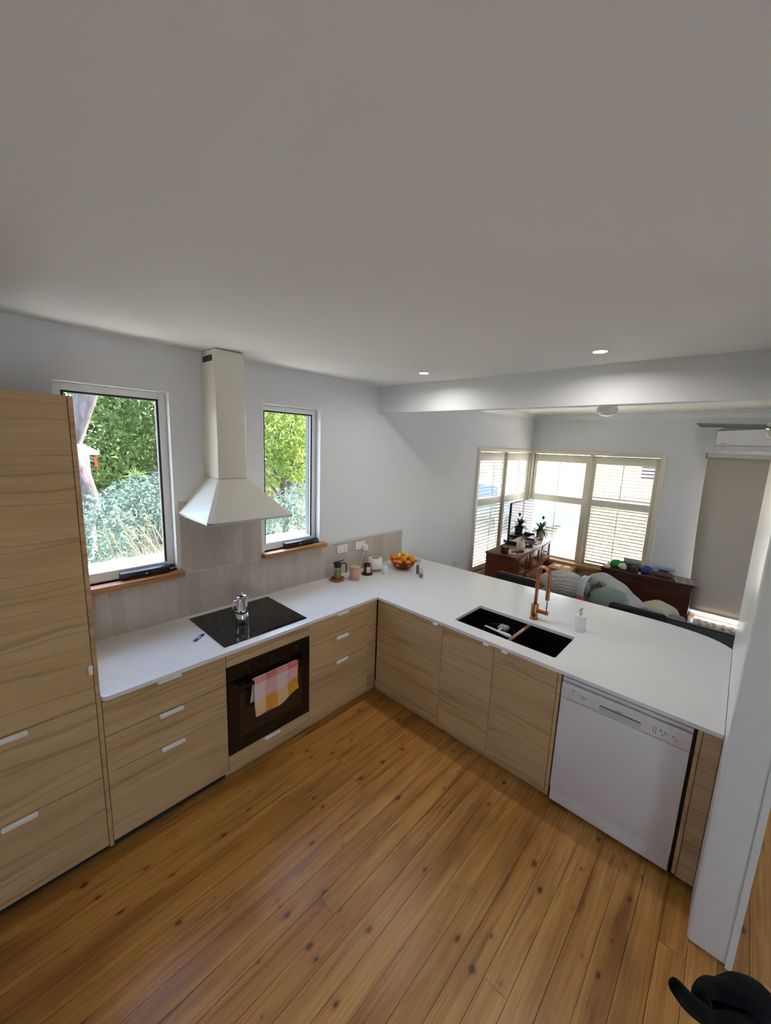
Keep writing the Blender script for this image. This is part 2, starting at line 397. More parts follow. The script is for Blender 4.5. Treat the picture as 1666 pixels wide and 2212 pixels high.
# ------------------------------------------------------------------ setting
def wall_boxes(b, horiz, a0, a1, z0, z1, holes, t0, t1):
    """wall of thickness t0..t1 running a0..a1 along x (horiz) or y, with rectangular holes (p0,p1,q0,q1)"""
    def bx(p0, p1, q0, q1):
        if p1-p0 < 1e-4 or q1-q0 < 1e-4: return
        b.box(p0, p1, t0, t1, q0, q1) if horiz else b.box(t0, t1, p0, p1, q0, q1)
    cur = a0
    for p0, p1, q0, q1 in sorted(holes):
        bx(cur, p0, z0, z1); bx(p0, p1, z0, q0); bx(p0, p1, q1, z1); cur = p1
    bx(cur, a1, z0, z1)
b = B(); wall_boxes(b, True, -3.3, XF+.2, -.1, 2.9, [W1, W2, WS], YW, .24); wall_back = struct('wall_back', b, M['wall'])
b = B(); wall_boxes(b, False, -5.2, YW, -.1, 2.9, [(-1.80, -.03, WS[2], WS[3]), (-3.5, -2.36, .04, 2.10)], XF, XF+.2); struct('wall_far', b, M['wall'])
struct('wall_left', B().box(-3.3, -3.2, -5.2, YW, -.1, 2.9), M['wall'])
ADDED_DOORS = ((-3.1, -2.5), (1.6, 2.3))            # unseen glazed doors, added behind the viewer to let in more daylight
b = B(); wall_boxes(b, True, -3.2, XF, -.1, 2.9, [(a, c_, .03, 2.2) for a, c_ in ADDED_DOORS], -5.2, -5.1); struct('wall_rear', b, M['wall'])
for k, (a, c_) in enumerate(ADDED_DOORS):
    b = B(); m_ = (a+c_)/2
    for p, q, z0, z1 in ((a, a+.06, .03, 2.2), (c_-.06, c_, .03, 2.2), (m_-.04, m_+.04, .09, 2.14), (a+.06, c_-.06, 2.14, 2.2), (a+.06, c_-.06, .03, .09)): b.box(p, q, -5.17, -5.12, z0, z1)
    d_ = struct('door_%d' % (k+2), b, M['alu'])  # added door, out of view; its opening brings extra daylight in
    for p, q in ((a+.06, m_-.04), (m_+.04, c_-.06)): obj('pane', B().box(p, q, -5.148, -5.142, .09, 2.14), M['glass'], d_)
b = B().box(-.24, 1.125, -2.937, -2.79, 0, ZCEIL, .016, 4); nib = struct('wall_right', b, M['trim'], True)
b = B().box(-.249, -.225, -2.944, -2.921, 0, ZCEIL, .003); o = obj('door_stop', b, M['trim'], nib)
struct('ceiling', B().box(-3.3, .62, -5.2, YW+.02, ZCEIL, 2.9), M['ceil'])
o = struct('trim_1', B().box(.60, .70, -5.1, YW, 2.431, 2.72), M['wall']); o['label'] = 'white boxed ceiling beam between kitchen and lounge'
o = struct('ceiling_lounge', B().box(.69, XF+.1, -5.2, YW+.02, ZL, 2.9), M['ceil'])
# cornices (cove section)
cv = [(0, 0), (0, -.085), (.010, -.085), (.016, -.075), (.03, -.05), (.055, -.026), (.082, -.016), (.085, -.008), (.085, 0)]
def cornice(name, path):
    b = B(); rings = []
    for (px, py, ox, oy) in path:
        rings.append([b.bm.verts.new((px+ox*d, py+oy*d, ZL+z)) for d, z in cv])
    b.loft(rings); return struct(name, b, M['trim'])
cornice('trim_2', [(.70, YW, 0, -1), (XF, YW, -1, -1)])
cornice('trim_3', [(XF, YW, -1, -1), (XF, -5.1, -1, 0)])
struct('baseboard_back', B().box(.70, XF, YW-.016, YW, 0, .13, .003), M['trim'])
struct('baseboard_far', B().box(XF-.016, XF, -2.30, YW-.016, 0, .13, .003), M['trim'])
# floor: dark sub-floor with every board on it
fl = struct('floor', B().box(-3.25, XF+.02, -5.15, YW+.02, -.06, -.021), M['sub'])
ub = B().box(-.5, .5, -.5, .5, -.5, .5).mesh('floorboard'); ub.materials.append(M['floor'])
rnd = random.Random(3); k = 0
y = 0.0
while y > -5.05:
    x = -3.22 - rnd.random()*1.6
    while x < XF:
        L = rnd.uniform(2.8, 5.4); x1 = min(x+L, XF); x0 = max(x, -3.22)
        if x1-x0 > .05:
            o = bpy.data.objects.new('floorboard', ub); COL.objects.link(o); o.parent = fl
            o.location = ((x0+x1)/2, y-.05+ (0), -.0105); o.scale = (x1-x0-.0016, .0982+rnd.uniform(-.0006, .0004), .0205+rnd.uniform(-.0006, .0006))
        x = x+L
    y -= 0.10

# splashback with single tiles
gb = B(); TY0, TY1 = .021, YW
gb.box(-1.89, 1.025, .0222, YW+.001, ZC, 1.205); gb.box(-1.288, -.690, .0222, YW+.001, 1.205, 1.70); gb.box(-.08, 1.025, .0222, YW+.001, 1.205, 1.214)
sb = struct('splashback', gb, M['grout'])
PT = .0757
def tile_mesh(w, h):
    me = B().box(-w/2, w/2, -.0045, .0045, -h/2, h/2, .0018, 1).mesh('tile', True); me.materials.append(M['tile']); return me
tm = {}
def tile(xa, xb, za, zb):
    key = (round(xb-xa, 4), round(zb-za, 4))
    if key not in tm: tm[key] = tile_mesh(*key)
    o = bpy.data.objects.new('tile', tm[key]); COL.objects.link(o); o.parent = sb
    o.location = ((xa+xb)/2, .0245, (za+zb)/2); o.rotation_euler = (rnd.uniform(-.006, .006), 0, rnd.uniform(-.010, .010))
x = 1.022
while x > -1.88:
    xa = max(x-PT+.002, -1.888); tile(xa, x, ZC+.004, 1.203)
    x -= PT
x = -.692
while x > -1.27:
    xa = max(x-PT+.002, -1.286)
    if x-xa > .02: tile(xa, x, 1.2065, 1.507); tile(xa, x, 1.5095, 1.70)
    x -= PT
obj('edge_trim', B().box(-.078, 1.03, .017, YW, 1.205, 1.214, .001), M['whitep'], sb)
obj('edge_trim', B().box(1.0235, 1.0295, .017, YW, ZC+.001, 1.2045, .001), M['whitep'], sb)

# kitchen windows
def kitchen_window(name, w, sx0, sx1, wx):
    x0, x1, z0, z1 = w
    b = B()                                              # white reveal lining
    b.box(x0, x0+.012, YW+.0, .115, z0, z1); b.box(x1-.012, x1, YW, .115, z0, z1); b.box(x0+.012, x1-.012, YW, .115, z1-.012, z1); b.box(x0+.012, x1-.012, .07, .115, z0, z0+.012)
    t = struct(name, b, M['trim'])
    a0, a1, c0, c1 = x0+.012, x1-.012, z0+.012, z1-.012
    f = .042
    b = B(); b.box(a0, a0+f, .088, .13, c0, c1, .003); b.box(a1-f, a1, .088, .13, c0, c1, .003); b.box(a0+f, a1-f, .088, .13, c1-f, c1, .003); b.box(a0+f, a1-f, .088, .13, c0, c0+f, .003)
    obj('sash', b, M['alu'], t, True)
    g = f+.010
    b = B(); b.box(a0+f, a0+g, .094, .1055, c0+f, c1-f); b.box(a1-g, a1-f, .094, .1055, c0+f, c1-f); b.box(a0+g, a1-g, .094, .1055, c1-g, c1-f)
    b.box(a0+f, a0+g, .1105, .130, c0+f, c1-f); b.box(a1-g, a1-f, .1105, .130, c0+f, c1-f); b.box(a0+g, a1-g, .1105, .130, c1-g, c1-f)
    obj('glazing_seal', b, M['seal'], t)
    b = B(); b.box(a1-g-.006, a1-g, .097, .1055, c0+f, c1-g); obj('glazing_bead', b, M['alu'], t)
    b = B(); b.box(x0, x0+.014, .131, .239, z0+.045, z1); b.box(x1-.014, x1, .131, .239, z0+.045, z1); b.box(x0+.014, x1-.014, .131, .239, z1-.014, z1)
    obj('outer_lining', b, M['ext'], t)
    obj('pane', B().box(a0+f, a1-f, .106, .110, c0+f, c1-f), M['glass'], t)
    obj('timber_sill', B().box(sx0, sx1, -.036, .088, z0-.036, z0, .004), M['sill'], t, True)
    obj('outer_sill', B().box(x0-.05, x1+.05, .13, .37, z0-.01, z0+.045, .004), M['whitep'], t)
    wd = obj('winder', B().box(wx-.14, wx+.14, .012, .062, z0+.001, z0+.045, .008), M['blackp'], t, True)
    obj('winder_button', B().cyl((wx, .013, z0+.024), (wx, .009, z0+.024), .007, seg=16), M['steel'], wd)
    obj('winder_arm', B().box(wx+.14, x1-.02, .045, .085, z0+.02, z0+.032, .003), M['blackp'], wd)
    return t
kitchen_window('window_1', W1, -1.889, -1.284, -1.50)
kitchen_window('window_2', W2, -.692, -.078, -.335)

# ------------------------------------------------------------------ lounge windows and shutters
def lounge_window(name, axis, p0, p1):
    z0, z1 = WS[2], WS[3]; b = B()
    def bx(a0, a1, d0, d1, q0, q1, bev=.003):
        if axis == 'x': b.box(a0, a1, YW-d1, YW-d0, q0, q1, bev)
        else: b.box(XF-d1, XF-d0, a0, a1, q0, q1, bev)
    return b, bx, z0, z1
b, bx, z0, z1 = lounge_window('window_3', 'x', *WS[:2])
bx(2.565, 2.62, -.10, .022, .28, 2.142); bx(2.62, XF-.001, -.10, .022, 2.09, 2.142); bx(2.62, XF-.001, -.10, .022, .28, .33); bx(4.312, XF-.001, -.10, .018, .33, 2.09); bx(3.447, 3.469, -.10, .016, .33, 2.09)
w3 = struct('window_3', b, M['cream'], True)
obj('pane', B().box(2.62, 4.312, YW+.09, YW+.095, .33, 2.09), M['glass'], w3)
b, bx, z0, z1 = lounge_window('window_4', 'y', -1.8, -.03)
bx(-1.862, -1.80, -.10, .022, .28, 2.142); bx(-1.80, YW-.023, -.10, .022, 2.09, 2.142); bx(-1.80, YW-.023, -.10, .022, .28, .33); bx(-.03, YW-.023, -.10, .018, .33, 2.09); bx(-.938, -.898, -.10, .016, .33, 2.09)
w4 = struct('window_4', b, M['cream'], True)
obj('pane', B().box(XF+.09, XF+.095, -1.80, -.03, .33, 2.09), M['glass'], w4)
SLW = .064
def slat_mesh(L):
    b = B(); pr = [(-SLW/2, 0), (-SLW*.3, .0036), (0, .005), (SLW*.3, .0036), (SLW/2, 0), (SLW*.3, -.0036), (0, -.005), (-SLW*.3, -.0036)]
    r0 = [b.bm.verts.new((-L/2, p, q)) for p, q in pr]; r1 = [b.bm.verts.new((L/2, p, q)) for p, q in pr]
    b.loft([r0, r1]); me = b.mesh('slat', True); me.materials.append(M['slat']); return me
def shutter(label, loc, rz, width, up_deg, low_deg):
    """local x along the panel, local -y into the room; origin at its bottom centre"""
    t = thing('plantation_shutter', label, 'shutter', loc, rz, 'plantation shutters in the lounge corner')
    w = width/2; st = .052; H = 2.086-.334; z0 = .334
    for s in (-1, 1): obj('stile', B().box(min(s*w, s*(w-st)), max(s*w, s*(w-st)), -.014, .014, 0, H, .003), M['cream'], t, True, True)
    for a, c_ in ((H-.125, H), (1.31-z0, 1.42-z0), (0, .075)): obj('rail', B().box(-w+st, w-st, -.013, .013, a, c_, .002), M['cream'], t, True, True)
    L = 2*(w-st)-.004; me = slat_mesh(L)
    for za, zb, n, deg in ((1.425-z0, 1.957-z0, 11, up_deg), (.412-z0, 1.306-z0, 18, low_deg)):
        pit = (zb-za)/n
        for i in range(n):
            o = bpy.data.objects.new('slat', me); COL.objects.link(o); o.parent = t
            o.location = (0, 0, za+(i+.5)*pit); o.rotation_euler = (math.radians(deg), 0, 0)
        obj('tilt_rod', B().box(-.006, .006, -.050, -.040, za+.015, zb+.01, .002), M['cream'], t, True, True)
    return t
# wall_back panels face -y (rz 0); far wall panels face -x (rz -90deg)
shutter('cream shutter furthest left, beside the plain wall, above the console table end', (3.034, YW+.03, .334), 0, .822, -20, -42)
shutter('cream shutter at the room corner, half hidden behind the television', (3.890, YW+.03, .334), 0, .840, -15, -38)
shutter('cream shutter with wide open slats, nearest the corner behind the pot plant', (XF+.03, -.464, .334), -PI/2, .862, -17, -17)
shutter('cream shutter above the dark timber chest, its lower slats tilted shut', (XF+.03, -1.369, .334), -PI/2, .856, -32, -48)

# glazed door behind the blind
b = B(); b.box(XF+.05, XF+.11, -3.5, -3.44, .04, 2.10); b.box(XF+.05, XF+.11, -2.42, -2.36, .04, 2.10); b.box(XF+.05, XF+.11, -3.44, -2.42, 2.04, 2.10); b.box(XF+.05, XF+.11, -3.44, -2.42, .04, .10); b.box(XF+.05, XF+.11, -2.96, -2.90, .10, 2.04)
d1 = struct('door_1', b, M['alu'])
obj('pane', B().box(XF+.078, XF+.084, -3.44, -2.42, .10, 2.04), M['glass'], d1)
t = thing('roller_blind', 'beige roller blind pulled nearly to the floor over the glazed door', 'blind', (XF-.05, -2.95, .10))
obj('fabric', B().grid(lambda u, v: (XF-.048+.006*math.sin(v*3)*(1-v), -2.300-.065*(1-v)**2-1.25*u, .10+2.03*v), 8, 24), M['blind'], t, True, solid=.0015)
obj('roller', B().cyl((XF-.045, -2.290, 2.150), (XF-.045, -3.56, 2.150), .024, seg=20), M['cream'], t, True)
obj('bottom_bar', B().box(XF-.056, XF-.040, -3.61, -2.366, .088, .106, .004), M['blind'], t)
obj('bracket', B().box(XF-.075, XF, -2.289, -2.283, 2.115, 2.185, .003), M['darkmet'], t)

# ------------------------------------------------------------------ cabinets
def pull(t, ctr, length, axis, up_=.024):
    """white lipped edge pull. ctr = top edge point on the face"""
    x, y, z = ctr; h = length/2
    if z > .85 and axis == 'x' and z < .9 and x > -1.9: up_ = .015
    if axis == 'x': b = B().box(x-h, x+h, y-.018, y+.001, z-up_, z+.002, min(.008, up_*.48), 3)
    elif axis == 'y': b = B().box(x-.020, x+.001, y-h, y+h, z-up_, z+.004, .009, 3)
    else: b = B().box(x-.004, x+.014, y-.018, y+.001, z-h, z+h, .008, 3)
    return obj('handle', b, M['pull'], t, True)
FY = -.60
def front_x(t, name, x0, x1, z0, z1, hx=None, hl=.12):
    o = obj(name, B().box(x0, x1, FY, FY+.018, z0, z1, .0012, 1), M['front'], t)
    if hx is not None: pull(o, (hx, FY, z1), hl, 'x')
    return o
def front_y(t, name, y0, y1, z0, z1, hy=None, hl=.042):
    o = obj(name, B().box(0, .018, y0, y1, z0, z1, .0012, 1), M['front'], t)
    if hy is not None: pull(o, (0, hy, z1), hl, 'y', .016)
    return o
t = thing('tall_cabinet', 'tall pale ash cabinet with white pulls standing at the left end of the worktop', 'cabinet', (-2.2, -.29, 0))
obj('body', B().box(-2.52, -1.911, FY+.02, YW, .08, 2.27), M['carc'], t)
obj('side_panel', B().box(-1.909, -1.891, FY, YW, 0.062, 2.272, .001, 1), M['front'], t)
d = front_x(t, 'door', -2.52, -1.9115, .873, 2.272)
pull(d, (-1.926, FY, 1.048), .05, 'z')
front_x(t, 'drawer', -2.52, -1.9115, .469, .870, -2.21)
front_x(t, 'drawer', -2.52, -1.9115, .075, .466, -2.21)
obj('plinth', B().box(-2.52, -1.891, FY+.06, FY+.075, 0, .08), M['plinth'], t)

t = thing('drawer_cabinet', 'ash base cabinet with three drawers between the tall cabinet and the oven', 'cabinet', (-1.588, -.29, 0), group='base cabinets under the worktop')
obj('body', B().box(-1.889, -1.287, FY+.02, YW, .08, .866), M['carc'], t)
for z0, z1 in ((.082, .4725), (.4755, .6725), (.6755, .864)): front_x(t, 'drawer', -1.8885, -1.2875, z0, z1, -1.592)
obj('plinth', B().box(-1.889, -1.287, FY+.06, FY+.075, 0, .08), M['plinth'], t)

t = thing('oven_cabinet', 'ash oven housing with a slim drawer beneath the black oven', 'cabinet', (-.986, -.29, 0), group='base cabinets under the worktop')
b = B(); b.box(-1.285, -1.2685, FY+.02, YW, .08, .866); b.box(-.7025, -.686, FY+.02, YW, .08, .866); b.box(-1.2685, -.7025, FY+.02, YW, .08, .096)
obj('body', b, M['carc'], t)
front_x(t, 'top_panel', -1.2845, -.6865, .782, .864)
front_x(t, 'drawer', -1.2845, -.6865, .082, .187, -.99)
obj('plinth', B().box(-1.287, -.684, FY+.06, FY+.075, 0, .08), M['front'], t)

t = thing('drawer_cabinet', 'ash base cabinet with three drawers in the inner corner, right of the oven', 'cabinet', (-.39, -.29, 0), group='base cabinets under the worktop')
obj('body', B().box(-.684, -.06, FY+.02, YW, .08, .866), M['carc'], t)
for z0, z1 in ((.082, .4825), (.4855, .6805), (.6835, .864)): front_x(t, 'drawer', -.6835, -.095, z0, z1, -.381)
obj('corner_filler', B().box(-.093, -.001, FY+.002, FY+.018, .082, .864, .001, 1), M['front'], t)
obj('plinth', B().box(-.684, .05, FY+.06, FY+.075, 0, .08), M['front'], t)

t = thing('corner_cabinet', 'ash corner base cabinet with one plain wide door on the peninsula', 'cabinet', (.3, -.93, 0), group='base cabinets under the worktop')
obj('body', B().box(.02, .60, -1.254, -.605, .08, .866), M['carc'], t)
front_y(t, 'door', -1.2535, -.612, .082, .864, -1.196)
obj('plinth', B().box(.06, .075, -1.255, -.54, 0, .08), M['front'], t)
t = thing('sink_cabinet', 'ash base cabinet with two doors beneath the sink', 'cabinet', (.3, -1.66, 0), group='base cabinets under the worktop')
b = B(); b.box(.02, .60, -1.2725, -1.2565, .08, .66); b.box(.02, .60, -2.058, -2.042, .08, .66); b.box(.02, .60, -2.042, -1.2725, .08, .096); b.box(.584, .60, -2.042, -1.2725, .096, .66)
obj('body', b, M['carc'], t)
front_y(t, 'door', -1.6555, -1.2565, .082, .864, -1.600)
front_y(t, 'door', -2.0575, -1.6585, .082, .864, -1.729)
obj('plinth', B().box(.06, .075, -2.06, -1.255, 0, .08), M['front'], t)
tag(obj('cover_panel', B().box(.0, .60, -2.080, -2.0605, .055, .866, .001, 1), M['front']), 'narrow ash panel edge standing between sink cabinet and dishwasher', 'panel')
t = thing('end_filler', 'narrow ash end panel between the dishwasher and the white wall end', 'panel', (.2, -2.745, 0))
obj('side_panel', B().box(.0, .60, -2.716, -2.699, .055, .866, .001, 1), M['front'], t)
obj('front_panel', B().box(.004, .02, -2.788, -2.718, .045, .866, .001, 1), M['front'], t)
tag(obj('peninsula_back', B().box(.602, .620, -2.788, -.02, .0, .866, .001, 1), M['front']), 'ash back panel of the peninsula facing the lounge', 'panel')

# dishwasher
t = thing('dishwasher', 'white freestanding dishwasher under the peninsula worktop', 'dishwasher', (.3, -2.386, 0))
obj('body', B().box(.03, .58, -2.684, -2.090, .02, .855), M['white'], t)
obj('top_strip', B().box(-.004, .03, -2.684, -2.090, .836, .857, .002), M['white'], t, True)
pb = B(); pb.box(-.014, .03, -2.684, -2.090, .738, .829, .004); 
cp = obj('control_panel', pb, M['white'], t, True)
obj('door', B().box(-.010, .03, -2.684, -2.090, .140, .734, .004), M['white'], t, True)
obj('kick_plate', B().box(.0, .03, -2.682, -2.092, .045, .135, .003), M['white'], t, True)
hb = B(); hb.box(-.0150, -.0138, -2.478, -2.292, .750, .781, .0005)
obj('handle_recess', B().box(-.0152, -.013, -2.480, -2.290, .748, .782, .001), P('recess_grey', c(196, 195, 197), .4), cp)
obj('painted_recess_shade', B().box(-.0157, -.0145, -2.480, -2.290, .777, .783, .0005), M['mark'], cp)  # dark strip painted in as shade along the recess top
b = B()
for yy, zz, w, h in ((-2.150, .800, .010, .003), (-2.153, .795, .004, .003), (-2.188, .787, .008, .002), (-2.2, .787, .006, .002), (-2.195, .779, .028, .0016), (-2.205, .783, .010, .002)): b.box(-.0150, -.0138, yy-w, yy, zz, zz+h)
for i in range(5): b.box(-.0150, -.0138, -2.532-.004, -2.532, .790-.008*i, .793-.008*i); b.box(-.0150, -.0138, -2.542-.005, -2.542, .790-.008*i, .793-.008*i)
for yy, zz in ((-2.560, .787), (-2.562, .780), (-2.578, .783), (-2.582, .775), (-2.612, .780), (-2.622, .766), (-2.570, .766)): b.box(-.0150, -.0138, yy-.006, yy, zz, zz+.004)
obj('printed_symbols', b, M['mark'], cp)
b = B()
for i in range(9): b.box(-.0150, -.0138, -2.366-.0036*i-.0026, -2.366-.0036*i, .787+(.0015 if i in (2, 5, 6) else 0), .7925 if i in (0, 3, 7) else .7905)
obj('brand_lettering', b, M['mark'], cp)
obj('painted_gap_shade', B().box(.02, .58, -2.698, -2.685, .03, .866), M['blackp'], t)  # black strip standing in for the shade in the side gap

# oven
t = thing('oven', 'black built-in oven with bar handle and smoked window', 'oven', (-.986, -.29, .19))
obj('body', B().box(-1.267, -.704, FY+.02, -.05, .192, .778), M['oven_enamel'], t)
cp = obj('control_panel', B().box(-1.2835, -.6875, FY-.004, FY+.02, .684, .780, .002), M['oven_enamel'], t)
kb = [(-1.165, .735), (-.985, .735), (-.805, .735)]
for kx, kz in kb:
    kk = obj('knob', B().lathe([(.019, 0), (.019, .003), (.017, .004), (.016, .006), (.013, .007)], seg=28), M['oven_enamel'], cp, True, True)
    kk.data.transform(Matrix.Translation((kx, FY-.004, kz)) @ Matrix.Rotation(PI/2, 4, 'X')); kk.data.transform(wm(cp).inverted())
    obj('knob_ring', B().cyl((kx, FY-.0042, kz), (kx, FY-.0056, kz), .0225, seg=32), M['ring'], kk)
    obj('pointer', B().box(kx-.0012, kx+.0012, FY-.0118, FY-.0105, kz, kz+.012), M['ring'], kk)
b = B()
for x0, x1 in ((-1.125, -1.03), (-.945, -.85)): b.box(x0, x1, FY-.0046, FY-.0036, .7343, .7352)
obj('printed_line', b, M['ring'], cp)
dr = obj('door', B().box(-1.2835, -.6875, FY-.006, FY+.02, .193, .680, .002), M['oven_enamel'], t)
obj('trim_line', B().box(-1.283, -.688, FY-.0075, FY-.004, .6775, .6815), M['darkmet'], t)
obj('window', B().box(-1.212, -.757, FY-.0075, FY-.005, .288, .580, .001), M['oven_window'], dr)
obj('handle', B().box(-1.222, -.728, -.650, -.636, .634, .655, .004), M['darkmet'], dr, True)
for hx in (-1.20, -.75): obj('handle_post', B().box(hx-.008, hx+.008, -.638, FY-.005, .637, .652, .002), M['blackp'], dr)
obj('door_badge', B().box(-1.000, -.972, FY-.0072, FY-.0058, .232, .237), M['mark'], dr)
# tea towel over the oven handle
def tow(u, v):
    x = -1.140+.318*u+.006*math.sin(6*v)
    s = v*0.415
    front = .215+.030*math.sin(2.6*u+.6)-.035*u*u
    if s < .17:                      # back fall
        z = .658-(.17-s)*.92; yy = -.6265+.004*math.sin(9*u)
        x += -.012*(1-s/.17)
    elif s < .205:
        a = (s-.17)/.035*PI; z = .658+.008*math.sin(a); yy = -.643+.0165*math.cos(a)
    else:
        q = (s-.205)/.21; z = .658-q*front; yy = -.6595-.010*q-.006*q*math.sin(11*u+1.5)
    return (x, yy, z)
b = B().grid(tow, 26, 44); me = b.mesh('tea_towel', True, False)
uvl = me.uv_layers.new(name='UVMap'); nv = 45
vuv = {}
for i in range(27):
    for j in range(45): vuv[i*45+j] = (i/26, (j/44*.415-.187)/.23 if j/44*.415 >= .187 else 1+(.187-j/44*.415)/.23)
for l in me.loops: uvl.data[l.index].uv = (vuv[l.vertex_index][0], vuv[l.vertex_index][1])
o = obj('tea_towel', me, check_mat(), solid=.003); tag(o, 'pink and mustard checked tea towel hung over the oven handle', 'towel')

# worktop
out = []
rc = .028
for k in range(7):
    a = PI+PI/2*k/6; out.append((-1.8885+rc+rc*math.cos(a), -.612+rc+rc*math.sin(a)))
out += [(-.012, -.612), (-.012, -2.788), (1.085, -2.788)]
out += [(1.125, -2.757), (1.160, -2.718), (1.188, -2.672), (1.212, -2.61), (1.230, -2.53), (1.242, -2.44), (1.247, -2.33), (1.246, -2.2), (1.238, -1.95), (1.19, -1.0), (1.150, YW-.001), (-1.8885, YW-.001)]
def rrect(x0, x1, y0, y1, r, n=4):
    pts = []
    for cx, cy, a0 in ((x1-r, y1-r, 0), (x0+r, y1-r, PI/2), (x0+r, y0+r, PI), (x1-r, y0+r, 1.5*PI)):
        for k in range(n+1): a = a0+PI/2*k/n; pts.append((cx+r*math.cos(a), cy+r*math.sin(a)))
    return pts
SX0, SX1, SY0, SY1 = .100, .478, -2.002, -1.284
hole = rrect(SX0, SX1, SY0, SY1, .014)
b = B().prism(out, .868, ZC, [hole])
tag(obj('worktop', b, M['stone']), 'white stone worktop running along the wall and out over the peninsula', 'worktop')

# sink (two bowls)
t = thing('sink', 'dark bronze double bowl sink set under the white worktop', 'sink', ((SX0+SX1)/2, (SY0+SY1)/2, .67))
ymid = -1.686
def bowl(y0, y1):
    o_ = rrect(SX0-.012, SX1+.012, y0, y1, .02); i_ = rrect(SX0-.002, SX1+.002, y0+.008, y1-.008, .016); j_ = rrect(SX0+.006, SX1-.006, y0+.016, y1-.016, .016)
    b = B()
    def rg(p, z): return [b.bm.verts.new((x, y, z)) for x, y in p]
    rs = [rg(o_, .672), rg(o_, .8665), rg(i_, .8665), rg(j_, .688)]
    n = len(o_)
    for p, q in zip(rs, rs[1:]):
        for k in range(n): b.bm.faces.new((p[k], p[(k+1) % n], q[(k+1) % n], q[k]))
    b.bm.faces.new(rs[0][::-1]); b.bm.faces.new(rs[-1])
    return b
for y0, y1 in ((SY0-.01, ymid-.003), (ymid+.003, SY1+.01)):
    bo = obj('bowl', bowl(y0, y1), M['bronze'], t, True)
    obj('drain', B().lathe([(.040, 0), (.040, .003), (.030, .002), (.001, .001)], ((SX0+SX1)/2, (y0+y1)/2, .688), 24), M['bronze_edge'], bo, True)
obj('divider_cap', B().box(SX0-.002, SX1+.002, ymid-.012, ymid+.012, .853, .8685, .004), M['bronze_edge'], t, True)
# things in the sink
GB = (.292, -1.545, .6885)
o = obj('glass_bowl', B().lathe([(.045, 0), (.055, .003), (.085, .045), (.100, .100), (.106, .146), (.109, .147), (.1085, .150), (.1045, .150), (.097, .102), (.081, .048), (.052, .008), (.001, .006)], GB, 40, False), M['clear'], None, True)
tag(o, 'round clear glass bowl standing in the left sink bowl', 'bowl')
t = thing('dish_brush', 'white handled dish brush lying across the glass bowl in the sink', 'brush', (.28, -1.55, .84))
obj('handle', B().tube([(.262, -1.448, .847), (.250, -1.50, .850), (.243, -1.56, .850), (.240, -1.61, .849), (.238, -1.645, .847), (.238, -1.66, .846)], [.005, .007, .008, .013, .015, .008], 12), M['whitep'], t, True)
obj('head', B().box(.305, .375, -1.590, -1.520, .825, .858, .012, 3), P('grey_sponge', c(140, 146, 152), .8, bump=.5, bscale=150), t, True)
obj('neck', B().tube([(.245, -1.555, .850), (.312, -1.553, .846)], .006, 10), M['whitep'], t, True)

# faucet
FX, FYY = .557, -1.684
t = thing('faucet', 'brushed copper gooseneck tap standing behind the sink', 'faucet', (FX, FYY, ZC))
obj('base', B().lathe([(.031, 0), (.031, .006), (.027, .008)], (FX, FYY, ZC), 32), M['copper'], t, True)
obj('body', B().lathe([(.0255, .007), (.0255, .118), (.023, .122), (.014, .123)], (FX, FYY, ZC), 32), M['copper'], t, True)
dv = Vector((-.35, -.90, 0)).normalized(); R_ = .050
pts = [Vector((FX, FYY, ZC+.12)), Vector((FX, FYY, 1.20)), Vector((FX, FYY, 1.25))]
for k in range(1, 17): a = PI*k/16; pts.append(Vector((FX, FYY, 1.25))+dv*(R_*(1-math.cos(a)))+Vector((0, 0, R_*1.05*math.sin(a))))
pts += [pts[-1]+Vector((0, 0, -.07)), pts[-1]+Vector((0, 0, -.14))]
obj('neck', B().tube(pts[:-1], .0125, 18), M['copper'], t, True)
end = pts[-2]
sp = obj('spray_head', B().cyl(end+Vector((0, 0, .01)), end+Vector((0, 0, -.105)), .0150, .0140, 20), M['copper'], t, True)
obj('nozzle', B().cyl(end+Vector((0, 0, -.105)), end+Vector((0, 0, -.111)), .011, seg=18), M['whitep'], sp)
hd = Vector((-.05, -1, 0)).normalized(); h0 = Vector((FX, FYY, .963))
hv = obj('lever_barrel', B().cyl(h0+hd*.018, h0+hd*.098, .0170, seg=24), M['copper'], t, True)
obj('lever_pin', B().tube([h0+hd*.086+Vector((0, 0, .014)), h0+hd*.086+Vector((-.004, 0, .088))], .0036, 10), M['darkmet'], hv, True)

# soap dispenser
SPX, SPY = .610, -1.985
t = thing('soap_dispenser', 'white ceramic soap dispenser with chrome pump right of the copper tap', 'dispenser', (SPX, SPY, ZC))
obj('bottle', B().lathe([(.034, 0), (.037, .003), (.037, .104), (.034, .110), (.012, .112)], (SPX, SPY, ZC), 36), M['whitep'], t, True)
pm = obj('pump', B().lathe([(.013, .111), (.013, .122), (.006, .126), (.005, .150), (.011, .152), (.011, .162), (.006, .166)], (SPX, SPY, ZC), 24), M['chrome'], t, True)
obj('spout', B().tube([(SPX, SPY, ZC+.158), (SPX-.03, SPY+.005, ZC+.160), (SPX-.040, SPY+.007, ZC+.152)], .0045, 10), M['chrome'], pm, True)

# cooktop
t = thing('cooktop', 'flat black glass cooktop set in the worktop above the oven', 'cooktop', (-.972, -.29, ZC))
obj('glass_plate', B().box(-1.272, -.672, -.552, -.026, ZC, ZC+.0045, .0015), M['black_glass'], t)
b = B()
for i in range(12): b.box(-1.16+.032*i, -1.16+.032*i+.007, -.520, -.517, ZC+.0046, ZC+.0049)
for i in range(7): b.box(-1.10+.045*i, -1.10+.045*i+.012, -.505, -.5035, ZC+.0046, ZC+.0049)
obj('touch_marks', b, M['mark'], t)
